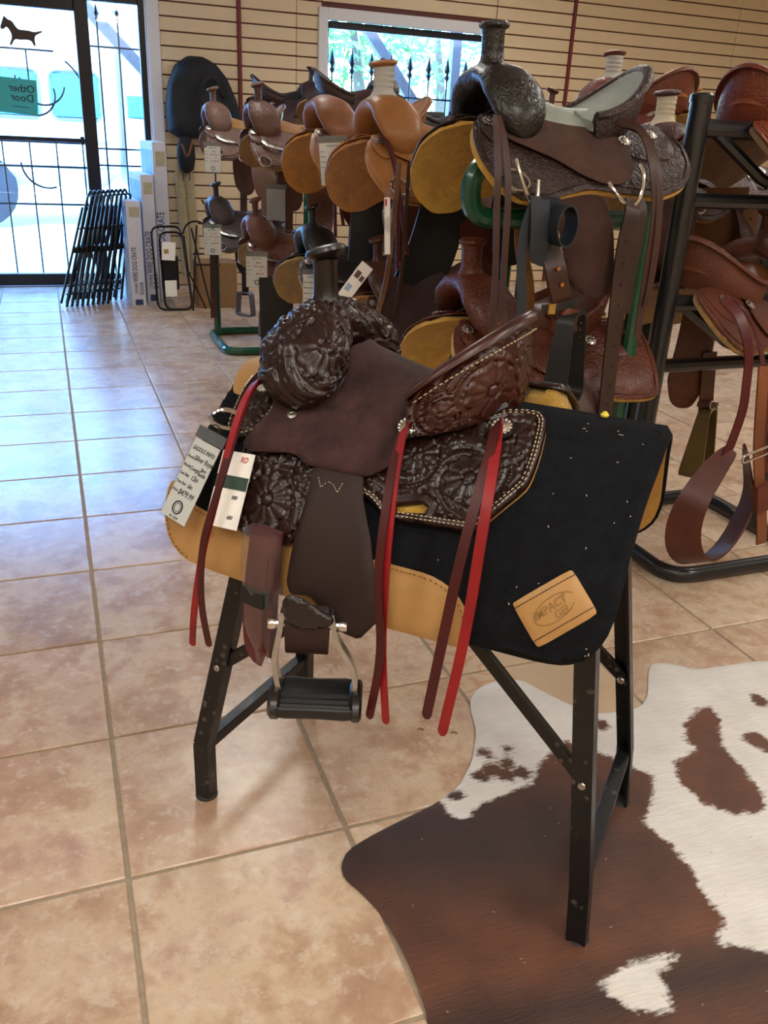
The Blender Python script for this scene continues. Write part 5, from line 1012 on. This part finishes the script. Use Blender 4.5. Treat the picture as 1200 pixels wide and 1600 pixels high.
wstrap('nylon_latigo', [(1.150, .72, 1.13), (1.172, .690, 1.148), (1.196, .680, 1.12), (1.200, .684, 1.075), (1.182, .70, 1.045), (1.150, .715, 1.055)], .050, .004, nylon, S8, [(0, -.3, 1)]*100, 2, False) if False else wbuild(MB().loft([[Vector((1.172, y, 1.09))+Vector((math.cos(a)*.030, 0, math.sin(a)*.050)) for y in (.655, .715)]+[Vector((1.172, y, 1.09))+Vector((math.cos(a)*.026, 0, math.sin(a)*.046)) for y in (.715, .655)] for a in np.linspace(0, 2*PI, 26, endpoint=False)], True, False, True), 'nylon_coil', nylon, S8)
wstrap('nylon_strap', [(1.103, .715, 1.135), (1.082, .712, 1.075), (1.085, .71, .97), (1.099, .71, .905), (1.094, .71, .788), (1.088, .712, .72)], .026, .003, nylon, S8)
bil = leather('espresso_strap', '#3d2923', '#2c1c18', .45)
wstrap('flank_billet', [(1.404, .735, 1.150), (1.395, .712, 1.12), (1.385, .712, 1.06), (1.384, .712, .981), (1.391, .712, .846), (1.397, .712, .705), (1.407, .712, .545)], .046, .006, bil, S8)
wstrap('flank_billet', [(1.420, .737, 1.150), (1.428, .722, 1.12), (1.424, .72, 1.05), (1.418, .722, .98), (1.42, .722, .86)], .040, .005, bil, S8)
for k in range(9): 
    z = 1.05-.055*k; wbuild(MB().lathe([(0, 0), (.0035, 0), (.0035, .0008), (0, .0008)], (1.3845+.0025*k, .7085, z), (0, -1, 0), 8), 'strap_hole', plain('hole_black', '#0a0808', .9), S8)
stl = leather('stirrup_leather_brown', '#46281f', '#331b15', .38); copper = metal('copper_rivet', '#c98b56', .35)
wstrap('stirrup_strap', [(1.168, .735, 1.04), (1.178, .705, .99), (1.195, .700, .936), (1.220, .70, .87), (1.238, .70, .815)], .058, .012, stl, S8, (0, -1, .1), 2, False)
for z, x in ((.985, 1.182), (.945, 1.198)): wbuild(MB().lathe([(0, 0), (.006, 0), (.005, .003), (0, .004)], (x, .692, z), (0, -1, 0), 10), 'rivet', copper, S8)
wstrap('hobble_strap', [(1.145, .688, .886), (1.17, .682, .888), (1.21, .681, .895), (1.254, .69, .907)], .020, .005, leather('black_hobble', '#252525', '#1a1a1a', .4), S8, (0, -1, 0), 2, False)
wbuild(MB().box((1.168, .678, .887), (.024, .006, .030), None, .004), 'buckle', metal('brass_buckle', '#c2a765', .3), S8)
wbuild(MB().lathe([(.030, -.035), (.034, 0), (.030, .035)], (1.226, .705, .85), (.25, 0, 1), 14), 'leather_roll', leather('red_brown_roll', '#6b2f20', '#552317', .4), S8)
sb = leather('black_stirrup_leather', '#1f2020')
wd_, dd = Vector((.75, .66, 0)), Vector((.66, -.75, 0)); c0 = Vector((1.250, .705, 0))
P = fillet_path([c0-wd_*.050+Vector((0, 0, .865)), c0+wd_*.050+Vector((0, 0, .865)), c0+wd_*.082+Vector((0, 0, .635)), c0-wd_*.082+Vector((0, 0, .635))], .03, 6, True)
def hw(p): return .022+.012*max(0, min(1, (.865-p.z)/.2))
so = wbuild(MB().loft([[p+dd*(hw(p)*y)+((p-c0-Vector((0, 0, .75))).normalized()*t_) for (y, t_) in ((-1, 0), (1, 0), (1, .012), (-1, .012))] for p in P], True, False, True), 'stirrup', sb, S8)
mbx = MB()
for k in range(11):
    t_ = k/10; q = (c0+wd_*.066+Vector((0, 0, .84))+Vector((.0, -.01, 0))).lerp(c0+wd_*.098+Vector((0, -.01, .65)), t_); mbx.bar(q+Vector((-.003, -.006, -.004)), q+Vector((.005, -.006, .004)), .003, .003)
wbuild(mbx, 'stirrup_lacing', copper, S8, 0)
# roughout far flap and brown straps seen between the tiers
STRAPM = leather('ochre_strap', '#9a6a33', '#7d5326', .5)
def hang(label, name, pts, w, th, mat, f=(0, -1, .1), cat='strap', group='straps hanging between the saddles'):
    o = MB().ribbon(smooth_path(pts, 3), w, th, f).build(name, mat); tag(o, label, cat, group); return o
hang('ochre leather strap hanging behind the pale seated saddle', 'leather_strap', [(1.19, .93, 1.10), (1.20, .925, 1.0), (1.235, .92, .90), (1.24, .92, .80)], .04, .005, STRAPM)
hang('tan latigo end hanging from the taped horn saddle', 'leather_strap', [(1.02, 1.42, 1.20), (1.0, 1.40, 1.0), (.985, 1.39, .85), (.95, 1.385, .72)], .016, .003, leather('tan_latigo', '#8a6142', '#6d4a31', .5))
hang('narrow brown latigo twisting beside the tan latigo', 'leather_strap', [(1.045, 1.40, 1.20), (1.035, 1.385, 1.0), (1.03, 1.38, .85), (1.01, 1.375, .74)], .012, .003, BROWN_LACE)
hang('wide black webbing strap hanging beneath the amber fleece', 'webbing_strap', [(1.22, 1.45, 1.16), (1.19, 1.44, 1.05), (1.15, 1.43, .92), (1.10, 1.42, .82)], .17, .006, leather('black_fender', '#131314'))
hang('dark brown roughout flap hanging over the lower tier', 'leather_flap', [(1.20, 1.42, .86), (1.12, 1.40, .80), (1.04, 1.39, .70), (.98, 1.385, .58)], .20, .008, suede('slate_roughout', '#3f302e', '#332625'), (-.4, -1, .3), 'flap')
# flank cinch hanging from the basket stamped saddle
cin = leather('cinch_brown', '#5b2c22', '#47211a', .35); cin2 = leather('cinch_tan', '#8a5130', '#6f3f25', .42)
yc = .60
loopP = smooth_path([(1.800, yc+.02, .475), (1.745, yc+.01, .43), (1.675, yc, .33), (1.655, yc-.005, .24), (1.685, yc-.005, .155), (1.75, yc, .112), (1.835, yc+.01, .140), (1.895, yc+.02, .225), (1.925, yc+.03, .311), (1.885, yc+.03, .41), (1.85, yc+.02, .48)], 2)
N_ = len(loopP); ws = [.03+.085*math.sin(PI*min(1, max(0, i/(N_-1))))**.8 for i in range(N_)]
fac = []
cc = Vector((1.79, yc, .30))
for p in loopP: d_ = (p-cc); fac.append(tuple((d_.normalized()*.92+Vector((0, -.55, 0)))))
wbuild(MB().ribbon(loopP, ws, .006, fac), 'flank_cinch', cin, R1)
wstrap('cinch_billet', [(1.86, .63, .72), (1.855, .60, .60), (1.868, .585, .47), (1.90, .578, .36), (1.945, .575, .22), (1.955, .575, .17)], .036, .006, cin2, R1)
wstrap('cinch_billet', [(1.89, .64, .72), (1.885, .615, .60), (1.895, .60, .47), (1.915, .59, .40)], .030, .006, cin, R1)
wbuild(MB().ribbon([(1.905, .572, .375), (1.925, .570, .29)], .062, .022, (0, -1, 0)), 'cinch_keeper', leather('keeper_russet', '#6b3424', '#56281b', .4), R1)
wbuild(MB().tube(fillet_path([(1.815, .585, .465), (1.90, .57, .50), (1.905, .575, .475), (1.82, .59, .44)], .012, 4, True), .004, 6, True), 'buckle', steel, R1)
wstrap('lace', [(1.749, .72, .895), (1.776, .665, .855), (1.800, .63, .76), (1.808, .625, .66), (1.812, .62, .596), (1.792, .62, .481), (1.78, .62, .452)], .030, .004, leather('wine_strap', '#5b1f20', '#471718', .4), R1)
for o in [c for c in R1.children if c.name.startswith(('fender', 'stirrup'))]: bpy.data.objects.remove(o)
rbf = leather('rust_brown_fender', '#5e3320')
vplane(1.20, [(2.02, .78), (2.015, .668), (2.002, .52), (2.03, .44), (2.07, .412), (2.13, .41), (2.165, .47), (2.18, .593), (2.175, .78)], 'fender', .007, rbf, R1)
wstrap('stirrup_strap', [(2.155, 1.185, .62), (2.165, 1.18, .52), (2.185, 1.18, .40)], .05, .012, leather('strap_russet', '#57301f', '#45251a'), R1, (-.3, -1, 0), 2, False)
wstrap('hobble_strap', [(2.13, 1.165, .435), (2.18, 1.16, .43), (2.225, 1.17, .425)], .02, .006, leather('strap_dark', '#3a1d16', '#2c1510'), R1, (0, -1, 0), 2, False)
wbuild(MB().tube(fillet_path([(2.175, 1.15, .445), (2.205, 1.15, .442), (2.205, 1.15, .415), (2.175, 1.15, .418)], .004, 3, True), .0025, 6, True), 'buckle', steel, R1)
w2_, d2_ = Vector((.80, .60, 0)), Vector((.60, -.80, 0)); c2_ = Vector((2.205, 1.19, 0))
P2_ = fillet_path([c2_-w2_*.055+Vector((0, 0, .40)), c2_+w2_*.055+Vector((0, 0, .40)), c2_+w2_*.09+Vector((0, 0, .165)), c2_-w2_*.09+Vector((0, 0, .165))], .03, 6, True)
wbuild(MB().loft([[q+d2_*((.020+.022*max(0, min(1, (.40-q.z)/.2)))*y)+((q-c2_-Vector((0, 0, .28))).normalized()*t_) for (y, t_) in ((-1, 0), (1, 0), (1, .014), (-1, .014))] for q in P2_], True, False, True), 'stirrup', leather('brass_stirrup', '#5d4a26'), R1)
# ------------------------------------------------------------------ hang tags on the racks
def face_cam(p, roll=0.0, yaw=0.0):
    p = Vector(p); z = (CAM-p); z.z = 0; z.normalize(); z = Matrix.Rotation(yaw, 3, 'Z') @ z; x = Vector((0, 0, 1)).cross(z); m = Matrix((x, Vector((0, 0, 1)), z)).transposed().to_4x4(); m.translation = p; return m @ Matrix.Rotation(roll, 4, 'Z')
R_ = ink_r
INFO = lambda a, b, c, d, hd=ink_g: [('SADDLE INFO', 0, .2, .05, hd), ('Brand:', -.42, .31, .045, ink_g), (a, .1, .31, .07, R_), ('Model:', -.42, .41, .045, ink_g), (b, .1, .41, .07, R_), ('Seat Size:', -.42, .51, .045, ink_g), (c, .15, .51, .07, R_), ('Price:', -.42, .62, .045, ink_g), (d, .12, .62, .08, R_)]
price_tag('price tag in red ink with navy dot on the upper dusty saddle', face_cam((.90, 4.05, 1.205)), .10, .165, INFO('Martin', 'Barrel Racer', '15', '$1199.99'), dot=('#2b2f74', -.38, .15, 'navy_dot'))
price_tag('price tag in red ink with green dot on the lower taupe saddle', face_cam((.883, 4.05, .762)), .11, .18, INFO('Circle Y', 'Barrel Saddle', '14.5', '$1299.99'), dot=('#1f8a3a', .05, .13, 'green_dot'))
t3 = price_tag('blank grey card in a clear pocket under the chestnut saddle', face_cam((1.025, 3.05, 1.043)), .10, .17, [], ringlogo=False, card='grey_card');
price_tag('glossy price tag in red ink under the lower chestnut saddle', face_cam((.937, 3.10, .725), .0), .115, .178, INFO('Martin', 'Show Saddle', '15', '$899.99'))
t5 = price_tag('large price tag with yellow dot on the medium tan saddle', face_cam((.985, 2.02, 1.268), .09), .11, .172, INFO('Brand', 'Cowboy', '16', '$799.99'), dot=('#e5c81d', .34, .16, 'yellow_dot'), ringlogo=False)
for k in range(3): MB().lathe([(0, 0), (.017-.003*k, 0), (.017-.003*k, .0004), (0, .0004)], (.026+.004*k, -.135-.012*k, .0009+.0004*k), (0, 0, 1), 7).build('sticker', plain('green_sticker', '#8fc02f', .5) if k != 1 else plain('yellow_dot', '#e5c81d', .5), t5)
price_tag('black lettered price tag behind the main saddle horn', face_cam((.96, 2.15, .777)), .095, .165, [('SADDLE INFO', 0, .2, .06, ink_b), ('Brand: HR Brand', -.42, .33, .06, ink_b), ('Model: Barrel Saddle', -.42, .46, .06, ink_b), ('Seat Size: 15.5', -.42, .59, .06, ink_b), ('Tree Size: 7', -.42, .72, .06, ink_b)])
mt = face_cam((.976, 1.40, 1.125), .05); t7 = empty('plastic_strip_tag', (0, 0, 0), 0, 'long crumpled clear plastic strip hanging from the taped horn saddle', 'price tag'); t7.matrix_world = mt
MB().loft([[Vector((sx*(.013+.003*math.sin(z*60)), z, .004*math.sin(z*45)+o)) for sx, o in ((-1, 0), (1, .002), (1, .003), (-1, .001))] for z in np.linspace(0, -.20, 16)]).build('strip', clear, t7); MB().box((0, -.11, .003), (.018, .17, .001)).build('paper_slip', paper('white_label'), t7, 0); MB().box((-.004, -.04, .0042), (.006, .02, .0006)).build('red_print', ink_r, t7, 0)
mt = face_cam((.992, 1.60, .868), -.62); t8 = empty('care_leaflet', (0, 0, 0), 0, 'white printed leaflet slanting up behind the main saddle swell', 'leaflet'); t8.matrix_world = mt
MB().box((0, -.085, 0), (.046, .17, .001)).build('leaflet', paper('white_label'), t8, 0)
for y, c in ((-.045, 'brown_print'), (-.10, 'blue_print')): MB().box((-.008, y, .0008), (.018, .026, .0006)).build('print_block', plain(c, '#6b4a48' if c[1] == 'r' else '#9db8dd', .5), t8, 0)
MB().box((.012, -.05, .0008), (.014, .02, .0006)).build('print_block', plain('brown_print', '#6b4a48', .5), t8, 0)
# red-brown rail strap and loose bits near the floor
for (x, y, lb) in ((.87, .30, 'small curled brown leaf crumb on the pale tile'), (.80, .335, 'tiny wood splinter on the pale tile')):
    o = MB().tube(arc((0, 0, .003), .008, 0, 2.2, 6, (1, 0, 0), (0, 1, 0)), .0018, 5).build('leaf_crumb', plain('crumb', '#8d7442', .9)); o.location = (x-.12, y-.10, 0); tag(o, lb, 'crumb')

hang('wide black leather panel hanging below the lower chestnut saddle', 'leather_flap', [(1.03, 3.08, .60), (1.03, 3.07, .40), (1.04, 3.07, .14)], .17, .012, leather('black_fender', '#131314'), (-.2, -1, 0), 'flap')
hang('narrow dark brown strap hanging beside the front green post', 'leather_strap', [(.94, 4.36, .62), (.935, 4.36, .40), (.93, 4.36, .15)], .045, .005, BROWN_LACE)
hang('black leather panel hanging beneath the medium tan saddle', 'leather_flap', [(1.13, 2.02, 1.06), (1.13, 2.0, .95), (1.12, 2.0, .82)], .13, .01, leather('black_fender', '#131314'), (-.2, -1, 0), 'flap')
hang('wide toffee leather panel hanging behind the black rack', 'leather_flap', [(2.27, 1.42, 1.16), (2.28, 1.42, 1.0), (2.29, 1.42, .80)], .20, .008, leather('toffee_fender', '#7b4a2a'), (-.35, -1, 0), 'flap')
st_ = hang('tan strap with a row of punched holes behind the black rack', 'leather_strap', [(2.385, 1.37, 1.13), (2.375, 1.37, 1.0), (2.365, 1.37, .86)], .06, .006, leather('punched_tan', '#8f6440', '#7a5333'), (-.4, -1, 0))
for k in range(6): MB().lathe([(0, 0), (.004, 0), (.004, .0008), (0, .0008)], (2.384-.0033*k, 1.3655, 1.10-.042*k), (-.4, -1, 0), 8).build('strap_hole', plain('hole_black', '#0a0808', .9), st_)
hang('black leather panel hanging at the far side of the black rack', 'leather_flap', [(2.50, 1.30, 1.12), (2.50, 1.30, .9), (2.50, 1.30, .70)], .14, .01, leather('black_fender', '#131314'), (-.4, -1, 0), 'flap')
hang('wine red leather panel hanging behind the black post', 'leather_flap', [(1.95, 1.22, 1.12), (1.94, 1.22, 1.0), (1.93, 1.22, .86)], .12, .008, leather('wine_fender', '#4a1a16', '#3a1310'), (-.35, -1, 0), 'flap')
